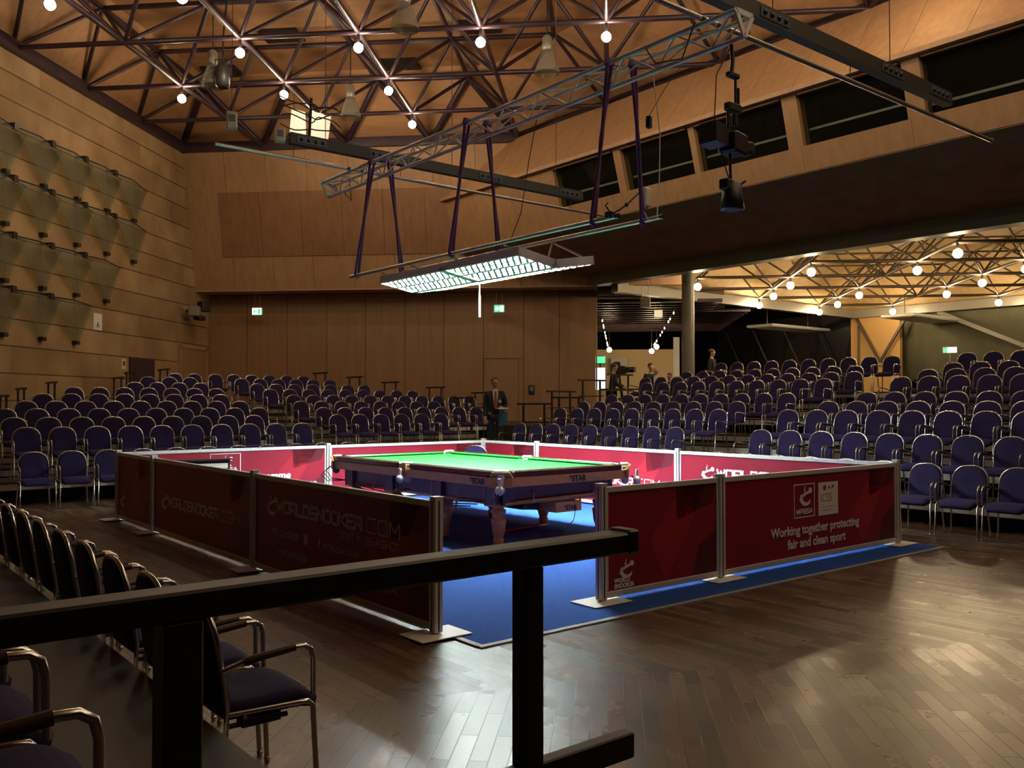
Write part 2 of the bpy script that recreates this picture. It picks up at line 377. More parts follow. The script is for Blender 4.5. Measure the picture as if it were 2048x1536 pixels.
MB().slab([G(28.98, -14, 5.42), G(28.98, -.3, 5.42), G(30.2, -.3, 5.42), G(30.2, -14, 5.42)], (0, 0, .03)).build('recess_soffit', 'soffit', bw)
MB().slab([G(30.05, -14, 0), G(30.05, -.42, 0), G(30.05, -.42, 5.42), G(30.05, -14, 5.42)], P * .25).build('backing', 'dark', bw)
qe = [-14, -12.59, -11.13, -9.71, -8.33, -6.93, -5.57, -4.2, -2.82, -1.61, -.38]
m_ = MB()
for i in range(10):
    q0, q1 = qe[i] + .008, qe[i + 1] - .008
    if i == 7:
        m_.slab([G(30, q0, 3.14), G(30, q1, 3.14), G(30, q1, 5.4), G(30, q0, 5.4)], P * .05)
        m_.slab([G(30, q1 - .16, 0), G(30, q1, 0), G(30, q1, 3.13), G(30, q1 - .16, 3.13)], P * .05)
    else: m_.slab([G(30, q0, 0), G(30, q1, 0), G(30, q1, 5.4), G(30, q0, 5.4)], P * .05)
m_.build('lower_panelling', 'ply_low', bw)
MB().slab([G(30.0, -.38, 0), G(30.0, -.33, 0), G(30.0, -.33, 5.4), G(30.0, -.38, 5.4)], P * .3).build('end_trim', 'ply', bw)
dr = struct(MB().slab([G(30.012, -4.18, 1.0), G(30.012, -3.0, 1.0), G(30.012, -3.0, 3.12), G(30.012, -4.18, 3.12)], P * .03).build('door_1', 'ply_low'))
# doors in the left wall
d2 = struct(MB().box((25.45, -.02, 1.95), (1.42, .06, 2.0)).build('door_2', 'door_plum', None, G(0, -14, 0), _b))
d3 = S('door_3', G(0, -14, 0), _b)
MB().box((28.8, -.03, 2.25), (1.8, .05, 2.4)).build('door_leaf', 'ply_low', d3)
MB().box((27.82, -.04, 2.3), (.14, .08, 2.5)).box((29.76, -.04, 2.3), (.14, .08, 2.5)).box((28.79, -.04, 3.5), (2.1, .08, .12)).build('door_frame', 'ply', d3)

# gallery on the right: soffit, fascia, windows
gal = S('wall_right')
UA, UB = -6.0, 24.0
def gv(z): return 16.8 - (z - 6.58) * .28 if z < 7.1 else 16.65 - (z - 7.1) * .28
def gslab(u0, u1, z0, z1, m, name, dv=.25): return MB().slab([A(u0, gv(z0), z0), A(u1, gv(z0), z0), A(u1, gv(z1), z1), A(u0, gv(z1), z1)], V * dv).build(name, m, gal)
m_ = MB()
k = UA
while k < UB: m_.slab([A(k + .004, gv(6.58), 6.58), A(k + 2.4 - .004, gv(6.58), 6.58), A(k + 2.4 - .004, gv(7.1), 7.1), A(k + .004, gv(7.1), 7.1)], V * .25); k += 2.4
m_.build('fascia', 'ply', gal)
wins = [(16.15, 18.5), (13.67, 15.9), (11.1, 13.5), (8.45, 10.74), (5.8, 8.1), (3.2, 5.5)]
edges = [UB] + [x for a_, b_ in wins for x in (b_, a_)] + [UA]
m_ = MB()
for i in range(0, len(edges), 2): m_.slab([A(edges[i + 1], gv(7.1), 7.1), A(edges[i], gv(7.1), 7.1), A(edges[i], gv(8.17), 8.17), A(edges[i + 1], gv(8.17), 8.17)], V * .3)
m_.build('window_piers', 'ply', gal)
MB().slab([A(UA, 16.2, 8.17), A(UB, 16.2, 8.17), A(UB, 16.2, 8.27), A(UA, 16.2, 8.27)], V * .4).build('head_trim', 'ply', gal)
m_ = MB(); k = UA
while k < UB:
    a_, b_ = k + .005, k + 1.2 - .005
    m_.slab([A(a_, 16.28, 8.27), A(b_, 16.28, 8.27), A(b_, 16.95, 9.05), A(a_, 16.95, 9.05)], V * .1)
    m_.slab([A(a_, 16.95, 9.05), A(b_, 16.95, 9.05), A(b_, 17.72, 10.12), A(a_, 17.72, 10.12)], V * .1); k += 1.2
m_.build('upper_cladding', 'ply', gal)
MB().slab([A(UA, 16.82, 6.56), A(UB, 16.82, 6.56), A(UB, 20.1, 5.82), A(UA, 20.1, 5.82)], (0, 0, .05)).build('raking_soffit', 'soffit', gal)
MB().slab([A(UA, 20.08, 5.44), A(21.2, 20.08, 5.44), A(21.2, 20.08, 5.84), A(UA, 20.08, 5.84)], V * .42).build('edge_beam', 'edge_beam', gal)
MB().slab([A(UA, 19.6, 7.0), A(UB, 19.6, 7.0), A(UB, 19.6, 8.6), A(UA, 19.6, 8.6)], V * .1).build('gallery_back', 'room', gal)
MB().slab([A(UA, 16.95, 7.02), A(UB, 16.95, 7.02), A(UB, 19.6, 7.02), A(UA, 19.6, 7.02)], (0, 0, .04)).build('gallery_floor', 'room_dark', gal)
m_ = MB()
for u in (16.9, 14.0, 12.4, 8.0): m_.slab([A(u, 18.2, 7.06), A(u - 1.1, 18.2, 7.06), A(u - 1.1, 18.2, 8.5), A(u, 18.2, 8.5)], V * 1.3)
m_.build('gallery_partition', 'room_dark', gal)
for i, (a_, b_) in enumerate(wins):
    wn = S('window_%d' % (i + 1))
    MB().slab([A(a_, gv(7.1) + .12, 7.1), A(b_, gv(7.1) + .12, 7.1), A(b_, gv(8.17) + .12, 8.17), A(a_, gv(8.17) + .12, 8.17)], V * .01).build('window_pane', 'pane', wn)
    MB().bar(A(a_, 16.9, 7.5 if i != 4 else 7.35), A(b_, 16.9, 7.5 if i != 4 else 7.35), .035, .05).build('guard_bar', 'white', wn)
    MB().bar(A(a_ + .05, gv(8.14), 8.14), A(b_ - .05, gv(8.14), 8.14), .06, .05).build('window_head', 'ply_dark', wn)

# ceiling boards: flat field with raking edges down to the border
cl = S('ceiling')
fl = [(26.5, -12.6), (26.5, -3.4), (2.0, 21.1), (-6, 21.1), (-6, -12.6)]
bd = [(28.0, -14.0), (28.0, -2.8), (2.0, 23.2), (-6, 23.2), (-6, -14.0)]
MB().slab([G(*x, 11.9) for x in fl], (0, 0, .1)).build('ceiling_field', 'ceil', cl)
m_ = MB()
for i in (0, 1, 4):
    j = (i + 1) % 5
    m_.slab([G(*bd[i], 10.1), G(*bd[j], 10.1), G(*fl[j], 11.9), G(*fl[i], 11.9)], (0, 0, .12))
m_.build('raking_boards', 'ceil', cl)
for p_, q_ in ((23.7, -9.0), (23.7, -3.4), (26.1, -6.2), (20.9, -6.2), (26.1, -11.8)):
    MB().box((0, 0, 0), (1.1, .8, .08), 0).build('air_grille', 'black', cl, G(p_, q_, 11.86), TP)

# space frame under the ceiling
SP = 2.8
PN = [27.9 - SP * i for i in range(11)]; QN = [-14 + SP * j for j in range(13)]
ZB, ZT = 10.05, 11.55
inside = lambda p_, q_: p_ + q_ < 25.2 and -14.1 < q_ < 20 and p_ < 28
sf = S('ceiling_frame', label='plum steel space frame carrying the bulbs under the boarded ceiling')
for j, q_ in enumerate(QN):
    pm = min(27.9, 25.1 - q_)
    if pm > 3: MB().tube([G(0, q_, ZB), G(pm, q_, ZB)], .13 if j == 0 else .062, 10).build('bottom_chord', 'frame', sf)
for i, p_ in enumerate(PN):
    qm = min(20, 25.1 - p_)
    MB().tube([G(p_, -14, ZB), G(p_, qm, ZB)], .13 if i == 0 else .062, 10).build('bottom_chord', 'frame', sf)
MB().bar(G(27.9, -2.8, ZB), G(4, 21.1, ZB), .2, .26).build('border_beam', 'frame', sf)
MB().bar(G(27.85, -14, ZB), G(27.85, -2.8, ZB), .16, .3).build('border_beam', 'frame', sf)
MB().bar(G(27.9, -13.9, ZB), G(0, -13.9, ZB), .16, .3).build('border_beam', 'frame', sf)
tops = [(p_ - 1.4, q_ + 1.4) for p_ in PN for q_ in QN if inside(p_ - 1.4 + .5, q_ + 1.4 + .8) and p_ > 12]
for p_ in sorted({t[0] for t in tops}):
    qq = [t[1] for t in tops if t[0] == p_]; MB().tube([G(p_, min(qq), ZT), G(p_, max(qq), ZT)], .07, 8).build('top_chord', 'frame', sf)
for q_ in sorted({t[1] for t in tops}):
    pp = [t[0] for t in tops if t[1] == q_]; MB().tube([G(min(pp), q_, ZT), G(max(pp), q_, ZT)], .07, 8).build('top_chord', 'frame', sf)
for p_, q_ in tops:
    m_ = MB()
    for a_ in (1.4, -1.4):
        for b_ in (1.4, -1.4):
            edge = p_ + a_ > 27.5
            m_.tube([G(p_, q_, ZT), G(p_ + a_, q_ + b_, ZB)], .1 if edge else .05, 8)
    m_.build('web_strut', 'frame', sf)

# bulbs under the nodes
def bulb_proto(mname, r):
    t = thing('ceiling_bulb', '', 'light bulb')
    MB().ball((0, 0, -.36), r, 10, 7).build('bulb', mname, t)
    MB().tube([(0, 0, -.05), (0, 0, -.36 + r * .8)], .035, 8).build('lamp_holder', 'black', t)
    return t
bp1 = bulb_proto('bulb', .11)
rows = [(25.1, [-8.4, -5.6]), (22.3, [-11.2, -8.4, -5.6]), (19.5, [-8.4, -5.6, -2.8, 0.0]), (16.7, [-11.2, -8.4, -2.8, 0, 2.8, 5.6]), (13.9, [2.8, 5.6]), (11.1, [5.6]), (8.3, [2.8, 5.6, 8.4]), (5.5, [2.8, 5.6, 8.4]), (2.7, [5.6, 8.4])]  # last rows are out of view, with bulbs added to brighten floor and barriers
rown = ['row nearest the back wall'] + ['%s row from the back wall' % ORD[i] for i in range(1, 10)]
first = True
for i, (p_, ql) in enumerate(rows):
    for n_, q_ in enumerate(ql):
        o = bp1 if first else copy_tree(bp1); first = False
        o.location = G(p_, q_, ZB)
        o['label'] = ('warm ceiling bulb, only one in the ' if len(ql) == 1 else 'warm ceiling bulb, %s from left in the ' % ORD[n_]) + rown[i]
        o['group'] = 'bulbs under the space frame'

# ------------------------------------------------------------------ rear hall beyond the gallery
rh = S('ceiling_rear', label='lattice and pale boards over the rear hall')
MB().slab([A(2, 20.6, 7.3), A(19.0, 20.6, 7.3), A(19.0, 34.4, 7.3), A(2, 34.4, 7.3)], (0, 0, .1)).build('rear_boards', 'ceil2', rh)
MB().slab([A(20.1, 20.5, 5.55), A(20.1, 34.8, 5.55), A(19.0, 34.8, 7.3), A(19.0, 20.5, 7.3)], (.05, 0, .1)).build('rear_raking_boards', 'ceil2', rh)
MB().slab([A(2, 34.8, 5.55), A(20.1, 34.8, 5.55), A(20.1, 33.9, 7.3), A(2, 33.9, 7.3)], (0, .05, .1)).build('rear_raking_boards', 'ceil2', rh)
MB().bar(A(20.15, 20.5, 5.36), A(20.15, 34.8, 5.36), .3, .34).build('rear_edge_beam', 'strut', rh)
MB().bar(A(20.15, 34.8, 5.36), A(-2, 34.8, 5.36), .3, .34).build('rear_edge_beam', 'strut', rh)
uv = lambda p_, q_: ((p_ - q_) / math.sqrt(2), (p_ + q_) / math.sqrt(2))
def in2(p_, q_): u, v = uv(p_, q_); return 4 < u < 20.3 and 20.3 < v < 34.9
Z2, Z2T = 5.5, 6.85
nodes = [(27.9 + SP * i, SP * j) for i in range(-6, 7) for j in range(-3, 9) if in2(27.9 + SP * i, SP * j)]
ns = {(round(a_, 2), round(b_, 2)) for a_, b_ in nodes}
tn = [(a_ + 1.4, b_ + 1.4) for a_, b_ in nodes if in2(a_ + 1.4, b_ + 1.4)]
ts = {(round(a_, 2), round(b_, 2)) for a_, b_ in tn}
for a_, b_ in nodes:
    m_ = MB()
    for da, db in ((SP, 0), (0, SP)):
        if (round(a_ + da, 2), round(b_ + db, 2)) in ns: m_.tube([G(a_, b_, Z2), G(a_ + da, b_ + db, Z2)], .05, 6)
    for da, db in ((1.4, 1.4), (1.4, -1.4), (-1.4, 1.4), (-1.4, -1.4)):
        if (round(a_ + da, 2), round(b_ + db, 2)) in ts: m_.tube([G(a_, b_, Z2), G(a_ + da, b_ + db, Z2T)], .032, 6)
    if m_.v: m_.build('rear_lattice', 'frame2', rh)
for a_, b_ in tn:
    m_ = MB()
    for da, db in ((SP, 0), (0, SP)):
        if (round(a_ + da, 2), round(b_ + db, 2)) in ts: m_.tube([G(a_, b_, Z2T), G(a_ + da, b_ + db, Z2T)], .034, 6)
    if m_.v: m_.build('rear_top_chord', 'frame2', rh)
bp2 = bulb_proto('bulb2', .115)
b2 = [(27.9, 2.8), (25.1, 5.6), (27.9, 5.6), (30.7, 5.6), (33.5, 5.6), (22.3, 8.4), (25.1, 8.4), (30.7, 8.4), (33.5, 8.4), (36.3, 8.4), (25.1, 11.2), (27.9, 11.2), (30.7, 11.2), (36.3, 11.2), (39.1, 11.2), (33.5, 14.0)]
cn = {2.8: 'beside the round column', 5.6: 'in first slanting line right of column', 8.4: 'in second slanting line right of column', 11.2: 'in third slanting line right of column', 14.0: 'low on the far right over the top chairs'}
cnt = {}
for i, (p_, q_) in enumerate(b2):
    o = bp2 if i == 0 else copy_tree(bp2); o.location = G(p_, q_, Z2 + .08)
    n_ = cnt.get(q_, 0); cnt[q_] = n_ + 1
    o['label'] = 'rear hall bulb %s' % cn[q_] + ('' if q_ in (2.8, 14.0) else ', %s from the near end' % ORD[n_]); o['group'] = 'bulbs of the rear hall'
# rear hall facade, column, foyer
rw = S('wall_rear')
MB().slab([A(20.0, 36.4, 2.6), A(1, 36.4, 2.6), A(1, 35.2, 5.3), A(20.0, 35.2, 5.3)], V * .15).build('sloping_glazing', 'facade', rw)
MB().slab([A(19.9, 36.25, 3.3), A(1, 36.25, 3.3), A(1, 36.25, 3.42), A(19.9, 36.25, 3.42)], V * -.1).build('glazing_sill', 'strut', rw)
m_ = MB()
for k in range(3):
    u = 13.2 - 5.4 * k
    m_.bar(A(u, 36.0, 3.45), A(u + 3.4, 34.9, 5.2), .16, .16).bar(A(u, 36.0, 3.45), A(u - 1.6, 34.9, 5.2), .12, .12).bar(A(u, 36.0, 3.45), A(u - 3.6, 34.9, 5.2), .12, .12)
m_.build('facade_strut', 'strut', rw)
MB().slab([A(20.3, 34.9, 1.0), A(18.2, 35.0, 1.0), A(18.2, 35.0, 5.2), A(20.3, 34.9, 5.2)], V * .2).build('yellow_pier', 'yellow_wall', rw)
MB().bar(A(20.0, 34.8, 5.2), A(18.9, 34.7, 3.3), .1, .1).bar(A(17.7, 34.7, 5.2), A(18.9, 34.7, 3.3), .1, .1).bar(A(19.9, 34.8, 4.9), A(19.9, 34.8, 3.0), .06, .06).build('pier_strut', 'frame2', rw)
MB().slab([A(29.5, 38.5, .9), A(20.3, 36.0, .9), A(20.3, 35.2, 5.6), A(29.5, 37.5, 5.6)], V * .2).build('dark_glazing', 'facade_dark', rw)
m_ = MB()
for k in range(4): m_.bar(A(28.5 - 2 * k, 37.1 - .5 * k, 5.2), A(27.3 - 2 * k, 37.3 - .5 * k, 2.6), .05, .05).bar(A(26.3 - 2 * k, 36.7 - .5 * k, 5.2), A(27.3 - 2 * k, 37.3 - .5 * k, 2.6), .05, .05)
m_.build('dark_strut', 'frame', rw)
MB().lathe([(.19, 0), (.19, 5.6)], 20).build('pillar', 'strut', rw, A(17.5, 20.95, 0))
fy = S('wall_foyer')
MB().slab([G(45, -2, .9), G(45, 3.4, .9), G(45, 3.4, 4.3), G(45, -2, 4.3)], P * .2).build('foyer_plaster', 'foyer', fy)
m_ = MB()
for k in range(16): m_.bar(G(31.5 + k * .85, -2, 5.2), G(31.5 + k * .85, 5.5 if k > 3 else 4 , 5.2), .14, .12)
m_.build('foyer_slats', 'frame', fy)
MB().slab([G(31, -2.5, 5.5), G(31, 4, 5.5), G(46, 6, 5.5), G(46, -2.5, 5.5)], (0, 0, .1)).build('foyer_lid', 'soffit', fy)
MB().slab([G(44.9, 3.3, .9), G(44.9, 3.6, .9), G(44.9, 3.6, 4.9), G(44.9, 3.3, 4.9)], P * .1).build('foyer_post', 'white', fy)
MB().slab([G(44.6, .2, 3.1), G(44.6, 1.0, 3.1), G(44.6, 1.0, 3.9), G(44.6, .2, 3.9)], P * .05).build('foyer_board', 'strut', fy)
struct(MB().slab([A(17.6, 15.5, 0), A(17.6, 44, 0), A(36, 44, 0), A(36, 15.5, 0)], (0, 0, 1.0)).build('floor_foyer', 'deck'))

# ------------------------------------------------------------------ glass fins on the stone wall
def fin_unit():
    t = thing('glass_fin', '', 'wall ornament')
    w_, h_, d_ = 2.15, 1.08, .34
    a_, b_, c_, e_ = (0, -.3, 0), (w_, -.05, 0), (1.41, -.12, -h_), (.85, -d_, .02)
    n1 = (.004, -.012, 0); n2 = (-.004, -.012, 0)
    MB().slab([a_, e_, c_], n1).build('glass_sheet', 'glass', t)
    MB().slab([e_, b_, c_], n2).build('glass_sheet', 'glass', t)
    MB().tube([(0, -.3, .015), (.85, -d_, .035), (w_, -.05, .015)], .016, 6).build('top_rod', 'steel_dark', t)
    MB().box((.02, -.16, .085), (.07, .31, .05)).box((.02, -.3, .02), (.15, .04, .16)).build('wall_bracket', 'steel_dark', t)
    MB().box((1.41, -.07, -h_ + .05), (.15, .13, .1)).build('apex_clamp', 'steel_dark', t)
    return t
fp = fin_unit(); n_ = 0
for r_, (z_, cols) in enumerate(((8.05, range(-1, 4)), (6.83, range(-1, 4)), (5.5, range(-1, 3)), (4.24, range(-1, 2)))):
    for k, i in enumerate(cols):
        o = fp if n_ == 0 else copy_tree(fp); n_ += 1
        o.location = G(19.2 + 1.41 * i, -14, z_); o.rotation_euler = (0, 0, _b)
        o['label'] = 'glass triangle fin on the stone wall, %s row from the top, %s from the left' % (ORD[r_], ORD[k])
        o['group'] = 'glass fins on the stone wall'
t = thing('block_sign', 'white upright paper sign with a letter on the stone wall below the glass fins', 'sign', G(23.1, -14, 3.86), _b)
MB().box((0, -.012, 0), (.4, .02, .46)).build('sign_board', 'white', t)
lettering(t, 'A', 0, -.024, -.17, .24, m='blackprint', align='CENTER')
t = tag(MB().use('cream').box((0, -.01, 0), (.2, .02, .3)).use('red_light').box((0, -.022, .02), (.12, .006, .14)).build('fire_notice', None, None, G(24.45, -14, 2.75), _b), 'small pale notice with a red symbol left of the plum door', 'notice')
t = thing('wall_loudspeaker', 'pair of dark loudspeakers on a bracket at the far end of the stone wall', 'loudspeaker', G(28.3, -14, 4.7), _b)
MB().tube([(0, 0, 0), (0, -.3, 0), (.3, -.34, .1)], .04, 8).build('bracket', 'steel_dark', t)
MB().box((-.25, -.42, -.05), (.5, .34, .34), .3, .03).build('speaker_cabinet', 'strut', t)
MB().box((.42, -.42, .18), (.4, .3, .34), -.3, .03).build('speaker_cabinet', 'black', t)
MB().box((.05, -.44, -.24), (.5, .26, .16), .1, .03).build('speaker_cabinet', 'black', t)
t = thing('wall_control_box', 'small dark control box on the plywood back wall beside the door', 'control box', G(29.99, -2.55, 2.07), TP)
MB().box((0, -.03, 0), (.2, .06, .3), 0, .01).build('box_body', 'black', t)
MB().box((.01, -.064, .03), (.11, .01, .15)).build('box_screen', 'strut', t)
for q_, lab, cc in ((-11.98, 'lit exit sign hanging before the back wall, left of the table light', 'exit_white'), (-3.58, 'lit green exit sign hanging before the back wall, below the table light', 'exit_green')):
    t = thing('exit_sign', lab, 'exit sign', G(29.4, q_, 4.77), TP, 'exit signs before the back wall')
    MB().box((0, 0, 0), (.36, .08, .27), 0, .01).build('sign_housing', 'white', t)
    MB().box((0, -.043, 0), (.33, .01, .22)).build('sign_face', cc, t)
    MB().box((.09, -.052, 0), (.1, .012, .18)).slab([(-.14, -.05, 0), (-.06, -.05, .07), (-.06, -.05, -.07)], (0, -.01, 0)).box((-.03, -.053, 0), (.1, .01, .04)).build('sign_symbol', 'exit_green' if cc == 'exit_white' else 'exit_white', t)
    for x in (-.1, .1): MB().tube([(x, 0, .13), (x, 0, .66)], .008, 6).build('hanger_rod', 'strut', t)

# ------------------------------------------------------------------ stand decks
ZL = [0, .36, .51, .66, .81, .97, 1.13, 1.29, 1.46, 1.6]
ZR = [0, .33, .65, .80, .97, 1.28, 1.45, 1.62, 1.88]
LC = lambda k: 15.35 + 1.1 * k
RC = lambda k: 11.05 + 1.1 * k
def tier(label, group, x0, x1, y0, y1, z, loc, rz):
    """deck in a local frame whose front edge faces -Y"""
    t = thing('stage_riser', label, 'stage riser', loc, rz, group)
    MB().box(((x0 + x1) / 2, (y0 + y1) / 2, z - .015), (x1 - x0, y1 - y0 - .004, .03)).build('deck_board', 'deck', t)
    MB().box(((x0 + x1) / 2, y0 + .02, z - .08), (x1 - x0, .035, .098)).build('front_edge', 'alu', t)
    for x in (x0, x1): MB().box((x + (.02 if x == x0 else -.02), (y0 + y1) / 2, z - .08), (.035, y1 - y0 - .09, .098)).build('side_edge', 'alu', t)
    MB().box(((x0 + x1) / 2, (y0 + y1) / 2 + .12, (z - .13) / 2), (x1 - x0 - .12, y1 - y0 - .3, z - .132)).build('underframe', 'dark', t)
    return t
VL = {1: (2.5, 13.2), 2: (2.5, 13.0), 3: (2.5, 14.6), 4: (3.1, 14.4), 5: (3.6, 15.8), 6: (4.4, 14.9), 7: (6.1, 14.0), 8: (6.7, 13.4), 9: (7.9, 12.8)}
for k in range(1, 10):
    tier('dark deck riser with metal edge, %s step up in the far left stand' % ORD[k - 1], 'risers of the far left stand', VL[k][0], VL[k][1], LC(k) - .45, LC(k) + .65, ZL[k], (0, 0, 0), TH)
for k in range(1, 9):
    u0, u1 = 2.6, (15.8 if k < 4 else 17.3)
    tier('dark deck riser with metal edge, %s step up in the right stand' % ORD[k - 1], 'risers of the right stand', -u1, -u0, RC(k) - .45, RC(k) + .65, ZR[k], (0, 0, 0), TH - R(90))
t = tier('dark deck riser behind the front chairs at the lower left', 'riser of the near stand', 1.32, 12.5, -1.25, .15, .40, (0, 0, 0), TH + R(90))

# ------------------------------------------------------------------ chairs
def arch(w_, z0, z1, z2, yf, n=10):
    pts = [(-w_, yf(z0), z0), (-w_, yf((z0 + z1) / 2), (z0 + z1) / 2)]
    for i in range(n + 1):
        a_ = math.pi - math.pi * i / n
        x = w_ * math.copysign(abs(math.cos(a_)) ** .8, math.cos(a_)); z = z1 + (z2 - z1) * abs(math.sin(a_)) ** .85
        pts.append((x, yf(z), z))
    return pts + [(w_, yf((z0 + z1) / 2), (z0 + z1) / 2), (w_, yf(z0), z0)]
yb = lambda z: .165 + max(0, z - .42) * .16
def seat_mb(n=7):
    mb = MB(); rows_ = []
    for iy in range(n + 1):
        y = -.23 + .40 * iy / n
        for ix in range(n + 1):
            x = -1 + 2 * ix / n
            hw = .225 * (1 - .10 * max(0, (y + .02)) / .2) * (1 - .16 * max(0, (-.15 - y) / .08) ** 2)
            ex = 1 - abs(x) ** 4; ey = 1 - abs(2 * iy / n - 1) ** 6
            z = .435 + .03 * ex * ey - .035 * max(0, (-.12 - y) / .11) ** 2 - .018 * max(0, 1 - abs(y - .05) / .14) * (1 - x * x)
            rows_.append((x * hw, y, z))
    N = n + 1; fs = [(j * N + i, j * N + i + 1, (j + 1) * N + i + 1, (j + 1) * N + i) for j in range(n) for i in range(n)]
    bot = [(x * .96, y * .97, z - .05) for x, y, z in rows_]; o = len(rows_)
    mb.add(rows_ + bot, fs + [tuple(i + o for i in reversed(f)) for f in fs] +
           [(i + 1, i, o + i, o + i + 1) for i in range(n)] + [(n * N + i, n * N + i + 1, o + n * N + i + 1, o + n * N + i) for i in range(n)] +
           [(j * N, (j + 1) * N, o + (j + 1) * N, o + j * N) for j in range(n)] + [((j + 1) * N + n, j * N + n, o + j * N + n, o + (j + 1) * N + n) for j in range(n)], True)
    return mb
def back_mb(n):
    mb = MB(); pts = arch(.2, .43, .64, .835, yb, n); c = [(0, yb(.55) , .55)]
    inner = [(x * .93, y - .028, .55 + (z - .55) * .95) for x, y, z in pts]; outer = [(x, y + .012, z) for x, y, z in pts]
    mid = [(x * .99, y - .016, z) for x, y, z in pts]; ctr = [(x * .45, y - .018, .57 + (z - .57) * .5) for x, y, z in pts]
    K = len(pts); allp = outer + mid + inner + ctr; fs = []
    for a_ in range(3):
        for i in range(K - 1): fs.append((a_ * K + i, a_ * K + i + 1, (a_ + 1) * K + i + 1, (a_ + 1) * K + i))
        fs.append((a_ * K + K - 1, a_ * K, (a_ + 1) * K, (a_ + 1) * K + K - 1))
    fs += [tuple(range(3 * K, 4 * K)), tuple(range(K - 1, -1, -1))]
    mb.add(allp, fs, True); return mb
R_ = .0115
def arm_path(s): return [(s * .222, yb(.60), .585), (s * .238, .11, .612), (s * .247, .06, .622), (s * .25, -.10, .638), (s * .25, -.145, .636), (s * .25, -.172, .618), (s * .25, -.182, .58), (s * .246, -.185, .43)]
def front_leg(s): return [(s * .238, -.13, .408), (s * .24, -.165, .405), (s * .242, -.185, .385), (s * .25, -.205, 0)]
def rear_leg(s): return [(s * .213, yb(.43), .43), (s * .22, .175, .25), (s * .236, .2, 0)]
def rails(mb, n):
    for s in (-1, 1): mb.tube([(s * .213, .165, .41), (s * .238, -.13, .408)], R_, n)
    for y in (-.12, .1): mb.tube([(-.236, y, .395), (.236, y, .395)], R_ * .8, n)
    return mb
def chair_near():
    t = thing('armchair', '', 'chair'); n = 8
    seat_mb(9).build('seat', 'purple', t); back_mb(14).build('backrest', 'purple', t)
    MB().tube(arch(.213, .43, .645, .85, lambda z: yb(z) - .003, 16), R_, n).build('back_frame', 'chrome', t)
    rails(MB(), n).build('seat_frame', 'chrome', t)
    MB().box((-.2, .03, .37), (.06, .16, .035)).tube([(-.2, -.09, .36), (-.2, .16, .36)], .011, 6).build('link_clamp', 'black', t)
    for s in (-1, 1):
        a_ = MB().tube(arm_path(s), R_, n).build('armrest', 'chrome', t)
        MB().tube(arm_path(s)[1:4], .0165, n).build('arm_pad', 'pad', a_, label='dark wooden arm pad')
        MB().tube(front_leg(s), R_, n).ball((s * .25, -.205, .012), .016, 8, 5, (1, 1, .75)).build('leg', 'chrome', t)
        MB().tube(rear_leg(s), R_, n).ball((s * .236, .2, .012), .016, 8, 5, (1, 1, .75)).build('leg', 'chrome', t)
    return t
def chair_far():
    t = thing('armchair', '', 'chair'); n = 6
    seat_mb(6).build('seat', 'purple', t); back_mb(10).build('backrest', 'purple', t)
    m_ = MB().tube(arch(.213, .43, .645, .85, lambda z: yb(z) - .003, 12), .013, n); m_.build('back_frame', 'chrome', t)
    m_ = rails(MB(), n)
    for s in (-1, 1): m_.tube(front_leg(s), R_, n).tube(rear_leg(s), R_, n)
    m_.build('leg_frame', 'chrome', t)
    for s in (-1, 1): MB().tube(arm_path(s), .0125, n).build('armrest', 'chrome', t)
    return t
CN, CF = chair_near(), chair_far(); used = {}
def put_chair(proto, u, v, z, rz, label, group):
    o = proto if proto.name not in used else copy_tree(proto); used[proto.name] = 1
    o.location = A(u, v, z + .002); o.rotation_euler = (0, 0, rz + random.uniform(-.015, .015)); o['label'] = label; o['group'] = group
    return o
SPC = .5525
LA = {0: (2.9, 12), 1: (3.0, 10), 2: (3.0, 9), 3: (3.02, 10), 4: (3.58, 9), 5: (4.1, 8), 6: (4.95, 7), 7: (6.6, 4), 8: (7.25, 3), 9: (8.3, 2)}
LB = {2: (9.35, 6), 3: (9.57, 9), 4: (9.52, 8), 5: (9.85, 11), 6: (9.7, 9), 7: (9.8, 7), 8: (9.8, 6), 9: (9.46, 6)}
for nm, D in (('left', LA), ('right', LB)):
    ks = sorted(D)
    for k in ks:
        v0, n_ = D[k]
        for i in range(n_):
            put_chair(CN if k < 2 else CF, LC(k), v0 + SPC * i, ZL[k], TH, 'purple chair, far-left stand, %s block, %s row from the front, %s from the left' % (nm, ORD[k - ks[0]], ORD[i]), 'chairs of the far left stand')
RA = {0: (8.84, 9), 1: (8.8, 8), 2: (9.02, 8), 3: (8.92, 7), 4: (8.8, 6), 5: (8.7, 5), 6: (8.7, 4), 7: (8.7, 4), 8: (8.9, 4)}
RB = {0: (14.33, 9), 1: (15.05, 9), 2: (14.95, 9), 3: (15.35, 9), 4: (15.5, 10), 5: (15.35, 10), 6: (16.4, 12), 7: (15.9, 10), 8: (15.6, 10)}
for nm, D in (('left', RB), ('right', RA)):
    for k in sorted(D):
        u0, n_ = D[k]
        for i in range(n_):
            put_chair(CN if (k < 3 and nm == 'right') else CF, u0 - SPC * i, RC(k), ZR[k], TH - R(90), 'purple chair, right-hand stand, %s block, %s row from the front, %s from the left' % (nm, ORD[k], ORD[i]), 'chairs of the right stand')
for i in range(12):
    put_chair(CN, 3.62 + .585 * i, 1.485, 0, TH + R(90), 'purple armchair in the floor row at lower left, %s from the near end' % ORD[i], 'floor row chairs at the lower left')
for i in range(3):
    put_chair(CN, 2.1 + .56 * i, .285, .40, TH + R(90), 'purple armchair at the lower left corner behind the railing, %s from the near end' % ORD[i], 'riser chairs at the lower left corner')
put_chair(CN, 12.55, 9.25, .012, TH - R(45), 'purple chair inside the red barriers behind the snooker table', 'player chair')

